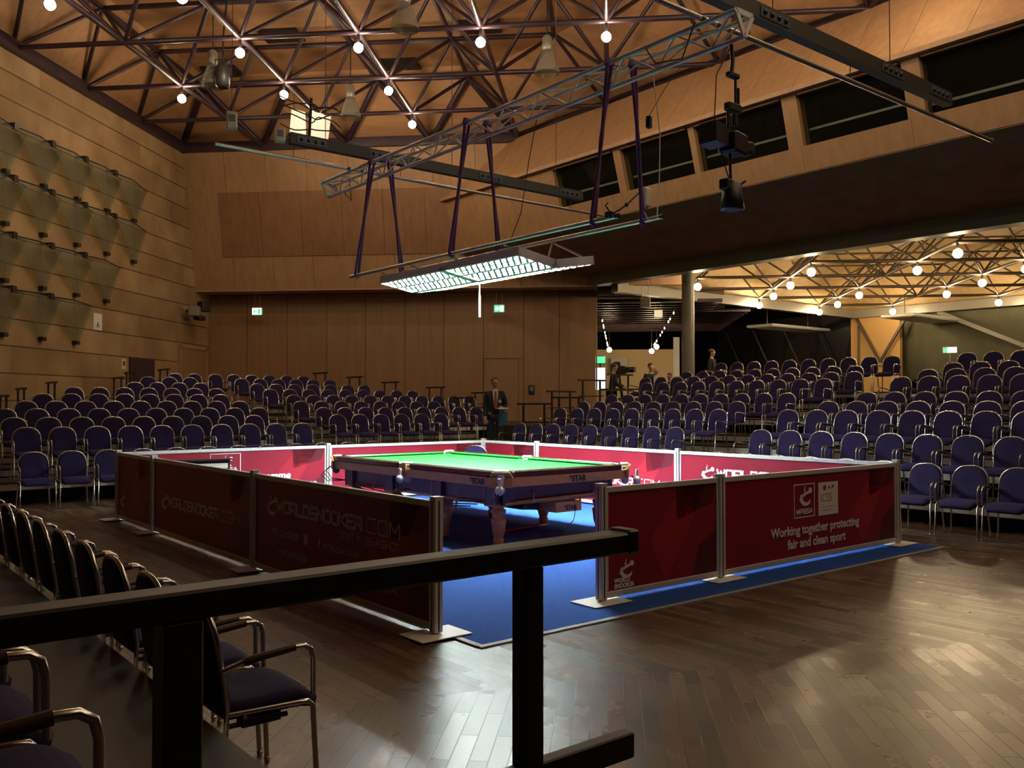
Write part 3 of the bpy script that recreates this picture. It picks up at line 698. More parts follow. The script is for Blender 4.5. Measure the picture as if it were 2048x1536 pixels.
# ------------------------------------------------------------------ side railings of the stands
def railing(label, x0, x1, z, loc, rz, group, h=.95):
    t = thing('side_railing', label, 'railing', loc, rz, group)
    MB().box(((x0 + x1) / 2, 0, z + h), (x1 - x0, .045, .045)).build('top_rail', 'steel_dark', t)
    MB().box(((x0 + x1) / 2, 0, z + h * .55), (x1 - x0 - .1, .03, .03)).build('middle_rail', 'steel_dark', t)
    for x in (x0 + .18, x1 - .18): MB().box((x, 0, z + h / 2 - .01), (.04, .04, h - .02)).build('post', 'steel_dark', t)
for k in range(3, 10):
    for s, nm in ((0, 'left'), (1, 'right')):
        railing('black step railing at the %s end of the %s riser in the far left stand' % (nm, ORD[k - 1]), LC(k) - .4, LC(k) + .6, ZL[k], A(0, VL[k][s] + (.06 if s == 0 else -.06)), _a, 'railings of the far left stand')
for k in (2, 3, 4, 5, 6):
    railing('black step railing at the left end of the %s riser in the right stand' % ORD[k - 1], RC(k) - .4, RC(k) + .6, ZR[k], A((15.8 if k < 4 else 17.3) - .06, 0), TH, 'railings of the right stand')
# near railing
t = thing('handrail', 'thick black steel handrail crossing the lower foreground on two posts', 'railing', A(1.22, 0, 0), TH)
MB().box((-.14, 0, 1.36), (2.8, .055, .04), 0, .004).box((1.265, 0, 1.362), (.03, .058, .046), 0, .004).build('top_rail', 'steel_dark', t)
MB().box((.5, 0, .965), (1.56, .03, .05), 0, .003).build('lower_rail', 'steel_dark', t)
MB().box((.5, 0, .6), (1.56, .03, .05), 0, .003).build('lower_rail', 'steel_dark', t)
for x in (1.02, .405, -1.2): MB().box((x, 0, .67), (.042 if x > 1 else .052, .042 if x > 1 else .052, 1.34), 0, .003).build('post', 'steel_dark', t)

# ------------------------------------------------------------------ carpet and barriers
U0, V0, UL, VR = 5.18, 3.495, 13.05, 9.85
t = thing('carpet', 'bright blue carpet under the snooker table', 'carpet', (0, 0, 0), TH)
MB().box(((3.58 + 10.05) / 2, (4.76 + 13.3) / 2, .005), (10.05 - 3.58, 13.3 - 4.76, .01)).build('pile', 'carpet', t)
MB().box(((3.55 + 10.08) / 2, 4.75, .005), (10.08 - 3.55, .05, .013)).box((3.57, (4.76 + 13.3) / 2, .005), (.05, 13.3 - 4.76, .013)).build('edge_trim', 'carpet_edge', t)

def post(u, v, where, rz=TH):
    z = .0125
    t = thing('barrier_post', 'slotted aluminium barrier post ' + where, 'post', A(u, v, 0), rz, 'barrier posts')
    m_ = MB().use('alu').box((0, 0, .485 + z), (.072, .072, .95 - z), 0, .006)
    m_.use('black').box((0, -.036, .48 + z), (.012, .002, .92 - z)).box((-.036, 0, .48 + z), (.002, .012, .92 - z)).box((.036, 0, .48 + z), (.002, .012, .92 - z)).box((0, .036, .48 + z), (.012, .002, .92 - z))
    m_.build('upright', None, t)
    MB().box((0, 0, z + .005), (.42, .3, .008), 0, .003).build('base_plate', 'white', t)
    MB().box((0, 0, .97), (.076, .076, .008), 0, .002).build('post_cap', 'alu', t)
posts = [(U0, V0, 'at the near corner, left of the opening'), (8.34, V0, 'second from the near corner on the left side'), (11.48, V0, 'third from the near corner on the left side'), (UL, V0, 'at the left corner'),
         (U0, 5.11, 'right of the opening'), (U0, 6.635, 'between the two outer panels right of the opening'), (U0, VR, 'at the right corner'),
         (UL, 6.7, 'midway along the far left side behind the table'), (UL, VR, 'at the far corner behind the table'), (11.54, VR, 'behind the table, next to the far corner'), (8.42, VR, 'midway along the far right side')]
for u, v, s_ in posts: post(u, v, s_)

def barrier(label, L_, loc, rz, prints, tris=(), logos=()):
    """panel of length L_ along local X, printed side to -Y"""
    t = thing('advertising_barrier', label, 'barrier', loc, rz, 'red barrier panels')
    a_, b_ = .042, L_ - .042; c = (a_ + b_) / 2; w_ = b_ - a_
    MB().box((c, 0, .918), (w_, .036, .046), 0, .003).build('top_rail', 'alu', t)
    MB().box((c, 0, .062), (w_, .036, .05), 0, .003).build('bottom_rail', 'alu', t)
    MB().box((a_ + .012, 0, .5), (.02, .034, .8)).box((b_ - .012, 0, .5), (.02, .034, .8)).build('side_rail', 'alu', t)
    m_ = MB().use('red').box((c, 0, .49), (w_ - .04, .012, .815))
    for mt, pts in tris: m_.use(mt).slab([(x, -.0062, z) for x, z in pts], (0, -.0006, 0))
    m_.build('printed_face', None, t)
    for tx in prints: lettering(t, tx[0], tx[1], -.0085, tx[2], tx[3], **(tx[4] if len(tx) > 4 else {}))
    for lg in logos:
        mb = MB(); emblem(mb, lg[0], -.0085, lg[1], lg[2]); mb.build('printed_emblem', 'print', t)
    return t
def shards(L_):
    z0, z1 = .09, .893
    return [('red_light', [(L_ - .75, z0), (L_ - .45, .5), (L_ - .2, z1), (L_ - .55, z1), (L_ - .95, .45)]), ('red_dark', [(L_ - .62, z1), (L_ - .06, z1), (L_ - .12, .72), (L_ - .6, .6)]), ('red_dark', [(L_ - .4, z0), (L_ - .06, z0), (L_ - .06, .48), (L_ - .3, .36)])]
def web_address(t, x, z, total, h):
    block_text(MB(), 'WORLDSNOOKER', x, z, total * .735, h, h * .22).build('lettering', 'print', t)
    block_text(MB(), '.COM', x + total * .752, z, total * .248, h, h * .12).build('lettering', 'print', t)
RX = TH - R(90)     # local X runs along -u
B_ = dict(bold=.008, width=1.1)
# near right side (outer face seen)
barrier('short red barrier panel right of the opening with a small emblem low at left', 1.525, A(U0, 5.11), TH, [('WORLD', .14, .185 - .04, .05, dict(bold=.002)), ('SNOOKER', .14, .1 + .0, .05, dict(bold=.002))], shards(1.525), [(.28, .25, .17)])
wp = lambda x, z, w_, h_: [((x, z, x + w_, z + .01)), ((x, z + h_, x + w_, z + h_ + .01)), ((x, z, x + .01, z + h_)), ((x + w_, z, x + w_ + .01, z + h_ + .01))]
t = barrier('long red barrier panel at right, Working together protecting fair and clean sport', 3.215, A(U0, 6.635), TH,
            [('Working together protecting', 1.585, .305, .128, dict(align='CENTER', bold=.003, width=1.06)), ('fair and clean sport', 1.585, .17, .128, dict(align='CENTER', bold=.003, width=1.06))], shards(3.215), [(1.37, .68, .22)])
m_ = MB()
for r_ in wp(1.17, .465, .36, .33): m_.box(((r_[0] + r_[2]) / 2, -.008, (r_[1] + r_[3]) / 2), (r_[2] - r_[0], .003, r_[3] - r_[1]))
m_.build('printed_border', 'print', t)
block_text(MB(), 'WPBSA', 1.21, .5, .285, .052, .011).build('lettering', 'print', t)
m_ = MB().use('print').box((1.79, -.008, .63), (.37, .003, .34)).build('printed_badge', None, t)
lettering(t, 'iCSS', 1.635, -.0105, .6, .13, m='grille_dim', width=.95)
m_ = MB().use('red_light')
m_.slab([(1.72 + .03 * math.cos(R(a_)), -.0098, .745 + .03 * math.sin(R(a_))) for a_ in range(0, 360, 40)], (0, -.001, 0)).slab([(1.79, -.0098, .76), (1.83, -.0098, .745), (1.79, -.0098, .72)], (0, -.001, 0)).slab([(1.85, -.0098, .72), (1.91, -.0098, .76), (1.86, -.0098, .77)], (0, -.001, 0))
m_.use('grille_dim').box((1.79, -.0098, .545), (.26, .001, .008)).box((1.77, -.0098, .51), (.2, .001, .008)); m_.build('badge_symbols', None, t)
# near left side (outer face seen): X along -u, start at high u
t = barrier('dark red barrier panel nearest the handrail with web address and social media lines', 3.16, A(8.34, V0), RX,
        [('f', 1.38, .385, .12, dict(bold=.006)), ('WORLDSNOOKER', 1.46, .39, .075), ('WORLDSNOOKER', .55, .235, .075), ('WORLDSNOOKEROFFICIAL', 2.68, .2, .09, dict(align='RIGHT'))],
        shards(3.16), [(.42, .67, .22)])
web_address(t, .55, .61, 2.14, .125)
block_text(MB(), "DON'T MISS A SHOT", 1.75, .52, .93, .062, .008).build('lettering', 'print', t)
block_text(MB(), 'WORLDSNOOKER', .4, .405, .6, .05, .008).box((1.14, -.0085, .43), (.075, .003, .09)).build('lettering', 'print', t)
t = barrier('dark red barrier panel second along the left side with a web address', 3.14, A(11.48, V0), RX, [], shards(3.14), [(.45, .44, .22)])
web_address(t, .6, .385, 2.18, .125)
barrier('short dark red barrier panel at the left corner', 1.57, A(UL, V0), RX, [('WORLD', .14, .145, .05), ('SNOOKER', .14, .1, .05)], shards(1.57), [(.25, .3, .2)])
# far left side (inner face seen)
t = barrier('brightly lit red barrier panel behind the scoreboard, left of the table', 3.205, A(UL, V0), TH, [('programme', 2.55, .45, .15, dict(align='RIGHT', bold=.006, width=1.1, shear=.2)), ('area', 3.0, .305, .15, dict(align='RIGHT', bold=.006, width=1.1, shear=.2))], shards(3.205), [(1.52, .74, .2)])
m_ = MB()
for r_ in wp(1.28, .57, .46, .29): m_.box(((r_[0] + r_[2]) / 2, -.008, (r_[1] + r_[3]) / 2), (r_[2] - r_[0], .003, r_[3] - r_[1]))
m_.build('printed_border', 'print', t)
block_text(MB(), 'WPBSA', 1.34, .605, .35, .055, .013).build('lettering', 'print', t)
barrier('lit red barrier panel behind the left end of the snooker table', 3.15, A(UL, 6.7), TH, [], shards(3.15))
# far right side (inner face seen)
barrier('short lit red barrier panel at the far corner behind the table', 1.51, A(UL, VR), RX, [], shards(1.51))
t = barrier('lit red barrier panel behind the right end of the snooker table', 3.12, A(11.54, VR), RX, [], shards(3.12), [(.58, .43, .2)])
web_address(t, .74, .375, 2.03, .12)
t = barrier('lit red barrier panel at right end of far side with emblem and web address', 3.24, A(8.42, VR), RX, [], shards(3.24), [(.53, .66, .22)])
web_address(t, .7, .6, 2.17, .125)

# scoreboard in front of the left panel
t = thing('scoreboard', 'dark framed scoreboard with cream rows inside the barrier at left', 'scoreboard', A(12.72, 4.55, .012), TH)
m_ = MB().use('rail')
m_.box((0, .05, .62), (.82, .08, .34), 0, .006).box((0, .02, .795), (.86, .16, .02), 0, .004); m_.build('board_frame', None, t)
for z in (.7, .61, .52): MB().box((.02, .008, z), (.7, .02, .075), 0, .004).build('score_row', 'cream', t)
for x in (-.36, .36): MB().box((x, .05, .23), (.05, .06, .46)).box((x, .05, .01), (.06, .4, .02)).build('leg', 'rail', t)

# ------------------------------------------------------------------ snooker table (local X = v, Y = u)
T = thing('snooker_table', 'full size snooker table with green cloth and turned wooden legs', 'snooker table', A(9.51, 6.963, .011), TH + R(.5))
HX, HY = 1.045, 1.935
MB().box((0, 0, .815), (1.9, 3.7, .03)).build('cloth_bed', 'cloth', T)
MB().box((0, 0, .775), (1.88, 3.68, .05)).build('slate', 'tframe', T)
def cushion(a, b, inward):
    """nose rubber between two points; profile tapers towards the bed"""
    a, b, n = Vector(a), Vector(b), Vector(inward); d = (b - a).normalized()
    prof = [(0, .862), (.012, .866), (.05, .862), (.056, .850), (.035, .832), (0, .832)]
    cut = .04
    m_ = MB(); pa = [a + n * x + d * (cut * x / .056) + Vector((0, 0, z)) for x, z in prof]; pb = [b + n * x - d * (cut * x / .056) + Vector((0, 0, z)) for x, z in prof]
    K = len(prof); m_.add(pa + pb, [tuple(range(K - 1, -1, -1)), tuple(range(K, 2 * K))] + [(i, (i + 1) % K, K + (i + 1) % K, K + i) for i in range(K)])
    m_.build('cushion', 'cloth', T)
ix, iy = .945, 1.835
for s in (-1, 1):
    cushion((s * ix, -iy + .1, 0), (s * ix, -.07, 0), (-s, 0, 0)); cushion((s * ix, .07, 0), (s * ix, iy - .1, 0), (-s, 0, 0))
    cushion((-ix + .1, s * iy, 0), (ix - .1, s * iy, 0), (0, -s, 0))
def rail_seg(c, d): MB().box((c[0], c[1], .832), (d[0], d[1], .072), 0, .012).build('top_rail', 'rail', T)
for s in (-1, 1):
    rail_seg((s * (ix + .05), -.96), (.1, 1.68)); rail_seg((s * (ix + .05), .96), (.1, 1.68)); rail_seg((0, s * (iy + .05)), (1.72, .1))
    MB().box((s * (HX - .022), 0, .745), (.04, 3.66, .105), 0, .004).build('apron', 'apron', T)
    MB().box((0, s * (HY - .022), .745), (1.86, .04, .105), 0, .004).build('apron', 'apron', T)
    MB().box((s * .86, 0, .585), (.05, 3.4, .225)).build('frame_side', 'tframe', T)
    MB().box((0, s * 1.72, .585), (1.7, .05, .225)).build('frame_end', 'tframe', T)
    MB().box((s * .87, 0, .488), (.06, 3.4, .035), 0, .006).build('frame_moulding', 'leg', T)
    MB().box((0, s * 1.73, .488), (1.66, .06, .035), 0, .006).build('frame_moulding', 'leg', T)
for s in (-1, 1):                                    # pockets
    for yy in (-1, 0, 1):
        cx, cy_ = (s * (ix + .035), yy * (iy + .03)); k = 0 if yy else .03
        ang = math.atan2(yy, s) if yy else (0 if s > 0 else math.pi)
        arc = [(cx - (0 if yy == 0 else s * .02) + .062 * math.cos(ang + t_), cy_ - yy * .02 + .062 * math.sin(ang + t_), .863) for t_ in [R(x) for x in range(-115, 116, 23)]]
        pk = MB().tube(arc, .018, 8).build('pocket_leather', 'leather', T)
        MB().lathe([(.018, -.22), (.045, -.2), (.052, -.12), (.058, 0)], 12, (cx, cy_, .84)).build('pocket_net', 'leather' if yy <= 0 else 'net', pk)
        m_ = MB()
        if yy:
            e = Vector((s, yy, 0)).normalized(); f = Vector((-e.y, e.x, 0)); o_ = Vector((s * (HX - .075), yy * (HY - .075), 0))
            m_.slab([o_ - f * .13 + e * .0 + Vector((0, 0, .8)), o_ + f * .13 + Vector((0, 0, .8)), o_ + f * .1 + e * .05 + Vector((0, 0, .86)), o_ - f * .1 + e * .05 + Vector((0, 0, .86))], e * .03)
            m_.slab([o_ - f * .13 + e * .03 + Vector((0, 0, .69)), o_ + f * .13 + e * .03 + Vector((0, 0, .69)), o_ + f * .13 + e * .03 + Vector((0, 0, .8)), o_ - f * .13 + e * .03 + Vector((0, 0, .8))], e * .02)
        else: m_.slab([(s * (HX - .01), -.075, .7), (s * (HX - .01), .075, .7), (s * (HX - .01), .06, .86), (s * (HX - .01), -.06, .86)], (s * .022, 0, 0))
        m_.build('pocket_plate', 'leg', pk)
        loop = []
        bx, by = (s * (HX + .035), yy * (HY + .035)) if yy else (s * (HX + .05), 0)
        m_ = MB()
        for i in range(3):
            dx, dy = (s * .03 * i, yy * .02 * i)
            m_.tube([(bx - s * .05 + dx * .3, by - yy * .05, .72), (bx + dx, by + dy, .66 - .03 * i), (bx - s * .02 + dx, by - yy * .12, .56 - .02 * i), (bx - s * .16, by - yy * .3, .53)], .006, 5)
        m_.build('ball_runner', 'net', pk)
        if yy <= 0:
            m_ = MB().ball((bx - s * .0, by - yy * .0, .668), .05, 12, 8, (1, 1, 1.1)).tube([(bx, by, .72), (bx, by, .8)], .02, 8)
            m_.build('white_pouch', 'leather', pk)
leg_prof = [(.05, 0), (.062, .02), (.055, .05), (.066, .075), (.05, .1), (.062, .13), (.075, .17), (.085, .27), (.09, .31), (.06, .325), (.075, .345), (.068, .365), (.088, .385), (.088, .41), (.06, .425), (.07, .45), (.07, .47)]
for s in (-1, 1):
    for y in (-1.6, -.55, .55, 1.6):
        l_ = MB().lathe(leg_prof, 20, (s * .8, y, 0)).build('leg', 'leg', T)
        MB().box((s * .835, y, .585), (.19, .2, .24), 0, .008).build('leg_block', 'tframe', l_)
        MB().box((s * .83, y, .468), (.2, .22, .03), 0, .01).box((s * .932, y - .09, .585), (.008, .012, .23)).box((s * .932, y + .09, .585), (.008, .012, .23)).build('leg_moulding', 'leg', l_)
MB().tube([(-.7, -1.78, .5), (.85, -1.78, .53)], .018, 8).build('rest_rod', 'leg', T)
hk = MB()
for x in (-.45, .5): hk.tube([(x, -1.75, .62), (x, -1.8, .6), (x, -1.8, .5), (x, -1.77, .47)], .006, 6)
hk.build('rest_hook', 'brass', T)
for k in range(3): MB().tube([(-.93 - .02 * k, -1.5 + .1 * k, .5 - .03 * k), (-.95 - .02 * k, -.2, .42 - .03 * k)], .008, 6).build('cue_rest', 'net', T)
for k in range(3): MB().tube([(-.93 - .02 * k, .3, .43 - .03 * k), (-.95 - .02 * k, 1.5, .5 - .03 * k)], .008, 6).build('cue_rest', 'net', T)
m_ = MB()
for y in (-1.0, .9): m_.tube([(-.9, y, .62), (-.95, y, .5), (-.96, y, .36), (-.98, y, .36)], .01, 6)
m_.build('rest_hanger', 'leg', T)
dw = MB().box((.1, -1.55, .40), (.42, .5, .12), 0, .008).build('drawer_box', 'apron', T)
link('lettering', text_mesh('*STAR', .075, bold=.003, align='CENTER', m='blackprint'), dw, (.12, -1.802, .365))
MB().slab([(-.38, -1.5, .37), (-.12, -1.5, .35), (-.12, -1.5, .46), (-.3, -1.5, .46)], (0, .4, 0)).build('black_tray', 'black', T)
cb = MB().box((.5, -1.45, .415), (.16, .12, .12), 0, .01).build('control_box', 'black', T)
MB().box((.5, -1.513, .42), (.06, .008, .05)).build('indicator_light', 'red_led', cb)
MB().tube([(.2, -1.81, .38), (.15, -1.83, .25), (-.02, -1.82, .1), (-.1, -1.7, .012)], .005, 6).build('power_cable', 'rope', T)
link('lettering', text_mesh('*STAR', .095, bold=.004, m='blackprint', align='LEFT'), T, (-.02, -HY - .003, .71))
link('lettering', text_mesh('Snooker', .075, m='grille_dim', align='LEFT', shear=.2), T, (.3, -HY - .003, .715))
o = link('lettering', text_mesh('*STAR', .095, bold=.004, m='blackprint', align='LEFT'), T, (-HX - .003, -1.4, .71)); o.rotation_euler = (0, 0, R(-90))
t = thing('measuring_rod', 'red and white rod lying on the carpet under the table', 'rod', A(8.7, 7.0, .028), TH + R(5))
MB().tube([(-.2, 0, 0), (.55, .05, 0)], .014, 8).build('rod_red', 'red_light', t); MB().tube([(.55, .05, 0), (.72, .06, 0)], .015, 8).build('rod_tip', 'white', t)

# ------------------------------------------------------------------ light over the table
LT = thing('table_light', 'long double fluorescent light with louvres hanging over the snooker table', 'light', (0, 0, 0), TH)
def lamp_unit(va, za, vb, zb, y0, y1, nm):
    a, b = Vector((va, 0, za)), Vector((vb, 0, zb)); e = (b - a); W_ = e.length; e.normalize(); n = Vector((-e.z, 0, e.x))
    pt = lambda s, y, h: a + e * s + n * h + Vector((0, y, 0))
    def blk(mb, s0, s1, ya, yb_, h0, h1): mb.slab([pt(s0, ya, h0), pt(s1, ya, h0), pt(s1, yb_, h0), pt(s0, yb_, h0)], n * (h1 - h0))
    hs = MB(); blk(hs, 0, W_, y0, y1, .095, .11)
    blk(hs, 0, .012, y0, y1, 0, .095); blk(hs, W_ - .012, W_, y0, y1, 0, .095); blk(hs, 0, W_, y0, y0 + .012, 0, .095); blk(hs, 0, W_, y1 - .012, y1, 0, .095)
    hs.build('housing', 'alu', LT)
    ym = (y0 + y1) / 2; sm = W_ / 2
    dv = MB(); blk(dv, sm - .022, sm + .022, y0, y1, .0, .05); blk(dv, 0, W_, ym - .07, ym + .07, .0, .05); blk(dv, .012, .03, y0, y1, .0, .05); blk(dv, W_ - .03, W_ - .012, y0, y1, .0, .05); dv.build('divider', 'white', LT)
    for sa, sb in ((.03, sm - .022), (sm + .022, W_ - .03)):
        for ya, yb_ in ((y0 + .015, ym - .07), (ym + .07, y1 - .015)):
            tb = MB(); blk(tb, sa, sb, ya, yb_, .026, .04); tb.build('lit_reflector', 'tube', LT)
            lv = MB(); h_ = (sb - sa) / 2
            def lbar(p0, p1, w2):
                a_, b_ = Vector((p0[0], p0[1], 0)), Vector((p1[0], p1[1], 0)); x_ = (b_ - a_).normalized().cross(Vector((0, 0, 1))) * w2
                lv.slab([pt(q.x, q.y, .003) for q in (a_ - x_, a_ + x_, b_ + x_, b_ - x_)], n * .02)
            for f in (0, 1):
                s0 = sa + f * h_; k = ya
                while k + h_ <= yb_ + .01: lbar((s0, k), (s0 + h_, k + h_), .014); lbar((s0 + h_, k), (s0, k + h_), .014); k += h_
            lbar((sa + h_, ya), (sa + h_, yb_), .009)
            lv.build('louvre', 'louvre', LT)
lamp_unit(6.6, 3.37, 7.18, 3.275, 8.08, 11.27, 'near')
lamp_unit(7.22, 3.275, 7.86, 3.385, 8.08, 11.27, 'far')
m_ = MB()
for y in (8.25, 9.35, 10.3, 11.1):
    m_.bar((6.53, y, 3.515), (6.66, y, 3.47), .03, .02).bar((7.3, y, 3.615), (7.22, y, 3.39), .03, .02).bar((7.32, y, 3.62), (7.8, y, 3.5), .03, .02)
m_.build('mounting_bracket', 'galv', LT)
for v_, z_, nm in ((6.5, 3.535, 'nearer'), (7.3, 3.65, 'farther')):
    t = thing('lighting_pipe', '%s metal pipe carrying the table light, hung from purple straps' % nm, 'pipe', group='pipes above the table light')
    MB().tube([A(6.35 if nm == 'nearer' else 6.45, v_, z_), A(11.95, v_, z_)], .025, 10).build('pipe', 'galv', t)
    MB().tube([A(6.33 if nm == 'nearer' else 6.43, v_, z_), A(6.37 if nm == 'nearer' else 6.47, v_, z_)], .029, 10).build('end_cap', 'black', t)
t = thing('hanging_microphone', 'thin white rod microphone hanging under the middle of the table light', 'microphone', A(9.63, 7.2, 0))
MB().tube([(0, 0, 3.3), (0, 0, 3.1)], .009, 8).build('cable', 'white', t); MB().tube([(0, 0, 3.1), (0, 0, 3.08), (0, 0, 2.79)], [.008, .014, .014], 10).build('microphone_body', 'white', t)

# ------------------------------------------------------------------ truss, straps, pipes and beams
t = thing('lighting_truss', 'long triangular aluminium truss carrying the purple straps', 'truss')
tc = [(6.75, 5.28), (6.99, 5.28), (6.87, 5.06)]
for v_, z_ in tc: MB().tube([A(5.05, v_, z_), A(13.4, v_, z_)], .025, 10).build('chord', 'alu', t)
nseg = 24
for k in range(nseg):
    ua, ub = 5.1 + (8.25 / nseg) * k, 5.1 + (8.25 / nseg) * (k + 1)
    m_ = MB()
    for (va, za), (vb, zb) in ((tc[0], tc[2]), (tc[1], tc[2]), (tc[0], tc[1])):
        if k % 2: va, za, vb, zb = vb, zb, va, za
        m_.tube([A(ua, va, za), A(ub, vb, zb)], .01, 6)
    m_.build('brace', 'alu', t)
for u in (5.05, 13.4):
    m_ = MB()
    for i in range(3): m_.bar(A(u, *tc[i]), A(u, *tc[(i + 1) % 3]), .02, .05)
    m_.build('end_frame', 'alu', t)
cab = MB().tube([A(12.9, 6.99, 5.25), A(12.95, 7.05, 4.95), A(13.1, 7.0, 5.1), A(13.5, 6.8, 5.35)], .008, 6).tube([A(6.2, 6.75, 5.3), A(6.0, 6.7, 5.05), A(5.7, 6.75, 5.02), A(5.5, 6.7, 5.3)], .008, 6)
cab.build('loose_cable', 'rope', t)
for u_, nm in ((11.75, 'left'), (9.3, 'middle'), (6.7, 'right')):
    for v_, z_, vt, n2, du in ((6.5, 3.535, 6.75, 'nearer', -.0), (7.3, 3.65, 6.99, 'farther', -.12)):
        t = thing('lifting_strap', 'purple strap from the truss to the %s pipe, %s pair' % (n2, nm), 'strap', group='purple straps under the truss')
        ut = u_ + du; ub = u_ - du * .3
        m_ = MB()
        for s in (-1, 1):
            pts = [A(ut, vt + s * .034, 5.32), A(ut, vt + s * .034, 5.27), A(ut * .5 + ub * .5 + .02 * s, (vt + v_) / 2 + .012 * s, 4.45), A(ub + .01 * s, v_ + s * .034, z_ + .03), A(ub, v_ + s * .03, z_ - .03)]
            m_.tube(pts, [.02, .02, .021, .02, .018], 8)
        m_.build('webbing', 'purple_strap', t)
        MB().tube([A(ut, vt - .05, 5.25), A(ut, vt - .035, 5.31), A(ut, vt + .035, 5.31), A(ut, vt + .05, 5.25)], .03, 8).build('top_knot', 'purple_strap', t)
        MB().tube([A(ub, v_ - .035, z_), A(ub, v_, z_ - .04), A(ub, v_ + .035, z_)], .024, 8).build('bottom_wrap', 'purple_strap', t)
def beam(label, u, v0, v1, z, plugs):
    t = thing('power_beam', label, 'beam', group='dark beams across the hall')
    MB().slab([A(u - .06, v0, z - .085), A(u + .06, v0, z - .085), A(u + .06, v0, z + .085), A(u - .06, v0, z + .085)], V * (v1 - v0)).build('beam_body', 'beam', t)
    for pv in plugs:
        pl = MB().slab([A(u - .068, pv, z - .055), A(u - .068, pv + .5, z - .055), A(u - .068, pv + .5, z + .055), A(u - .068, pv, z + .055)], U * .012).build('socket_panel', 'socket_blue', t)
        m_ = MB()
        for i in range(4): m_.ball(A(u - .068, pv + .07 + .12 * i, z), .03, 8, 6)
        m_.build('socket', 'black', pl)
    m_ = MB(); k = v0 + .6
    while k < v1: m_.tube([A(u, k, z + .1), A(u, k, 10.0)], .006, 5); k += 2.4
    m_.build('suspension_wire', 'rope', t)
beam('dark socket beam in the upper middle, over the far end of the truss', 12.5, 5.75, 11.8, 5.63, (5.85, 7.1, 9.3, 11.2))
beam('dark socket beam at the upper right, over the near end of the truss', 5.45, 2.5, 11.8, 5.63, (7.6, 10.0, 11.2))
def pipe(label, u, v0, v1, z):
    t = thing('batten_pipe', label, 'pipe', group='pipes across the hall')
    MB().tube([A(u, v0, z), A(u, v1, z)], .028, 10).build('pipe', 'galv', t)
    m_ = MB(); k = v0 + 1.2
    while k < min(v1, 11.7): m_.tube([A(u, k, z), A(u, k, 5.53)], .006, 5); k += 1.9
    m_.build('hanger_wire', 'rope', t)
    m_ = MB()
    for dv in (-.12, .12): m_.tube([A(u, 6.84 + dv, z), A(u, 6.9 + dv, z)], .0295, 8)
    m_.build('truss_clamp', 'black', t)
    if v1 > 12.2: m_ = MB(); m_.ball(A(u, v1, z), .036, 8, 6); m_.build('end_plug', 'galv', t)
pipe('silver pipe crossing the far end of the truss under the dark beam', 12.5, 4.62, 12.6, 5.335)
pipe('silver pipe crossing the near end of the truss, running to the gallery windows', 5.45, 2.5, 13.1, 5.335)
# white reflectors, small white speakers
t = thing('white_panel', 'two white sheets hanging by the bulb above the far beam', 'panel', G(23.6, -8.17, 9.27), TP)
MB().slab([(-.58, .02, -.4), (-.06, -.04, -.48), (-.1, -.02, .38), (-.52, .06, .52)], (0, .015, 0)).build('white_sheet', 'white', t)
MB().slab([(.0, -.03, -.5), (.5, .05, -.62), (.6, .08, .28), (.04, .0, .42)], (0, .015, 0)).build('white_sheet', 'white', t)
MB().tube([(-.45, .06, .45), (-.45, .06, 1.2)], .01, 6).tube([(.5, .06, .3), (.5, .06, 1.2)], .01, 6).tube([(-.5, .06, .45), (.5, .06, .3)], .012, 6).build('hanger_wire', 'rope', t)
t = thing('cable_distributor', 'tangle of black cables on a mast above the far beam', 'rigging', A(12.5, 6.08, 5.76), TH)
m_ = MB()
m_.tube([(0, 0, -.04), (.02, -.02, .55)], .022, 8)
for k in range(5):
    z = .06 + .1 * k; rr = random.Random(k * 7 + 3).uniform
    pts = [(-.5 + .2 * i + rr(-.05, .05), -.1 + rr(-.03, .03), z + rr(-.09, .09)) for i in range(6)]; pts[2] = (rr(-.03, .03), -.05, z)
    sm = []
    for i in range(5):
        p0, p1, p2, p3 = (Vector(pts[max(0, min(5, j))]) for j in (i - 1, i, i + 1, i + 2))
        for f in (0, .33, .66): sm.append(.5 * (2 * p1 + (p2 - p0) * f + (2 * p0 - 5 * p1 + 4 * p2 - p3) * f * f + (3 * p1 - p0 - 3 * p2 + p3) * f ** 3))
    m_.tube(sm, .01, 6)
m_.build('cable_tangle', 'rope', t)
for v_, z_, nm in ((4.86, 5.72, 'left'), (5.6, 5.64, 'right')):
    t = thing('small_loudspeaker', 'small white box loudspeaker hanging at the upper left, the %s one' % nm, 'loudspeaker', A(12.5, v_, z_), TH - R(20), 'small white loudspeakers')
    MB().box((0, 0, 0), (.15, .13, .24 if nm == 'left' else .2), 0, .012).build('cabinet', 'cream', t)
    MB().box((0, -.068, .02), (.09, .006, .1)).build('speaker_grille', 'strut', t)
    if nm == 'left': MB().tube([(0, 0, .1), (0, 0, 4.2)], .005, 5).build('suspension_wire', 'rope', t)
    else: MB().bar((0, 0, .02), (.04, .2, .02), .03, .03).bar((.0, .0, .0), (.16, .04, 0), .03, .03).build('side_bracket', 'black', t)

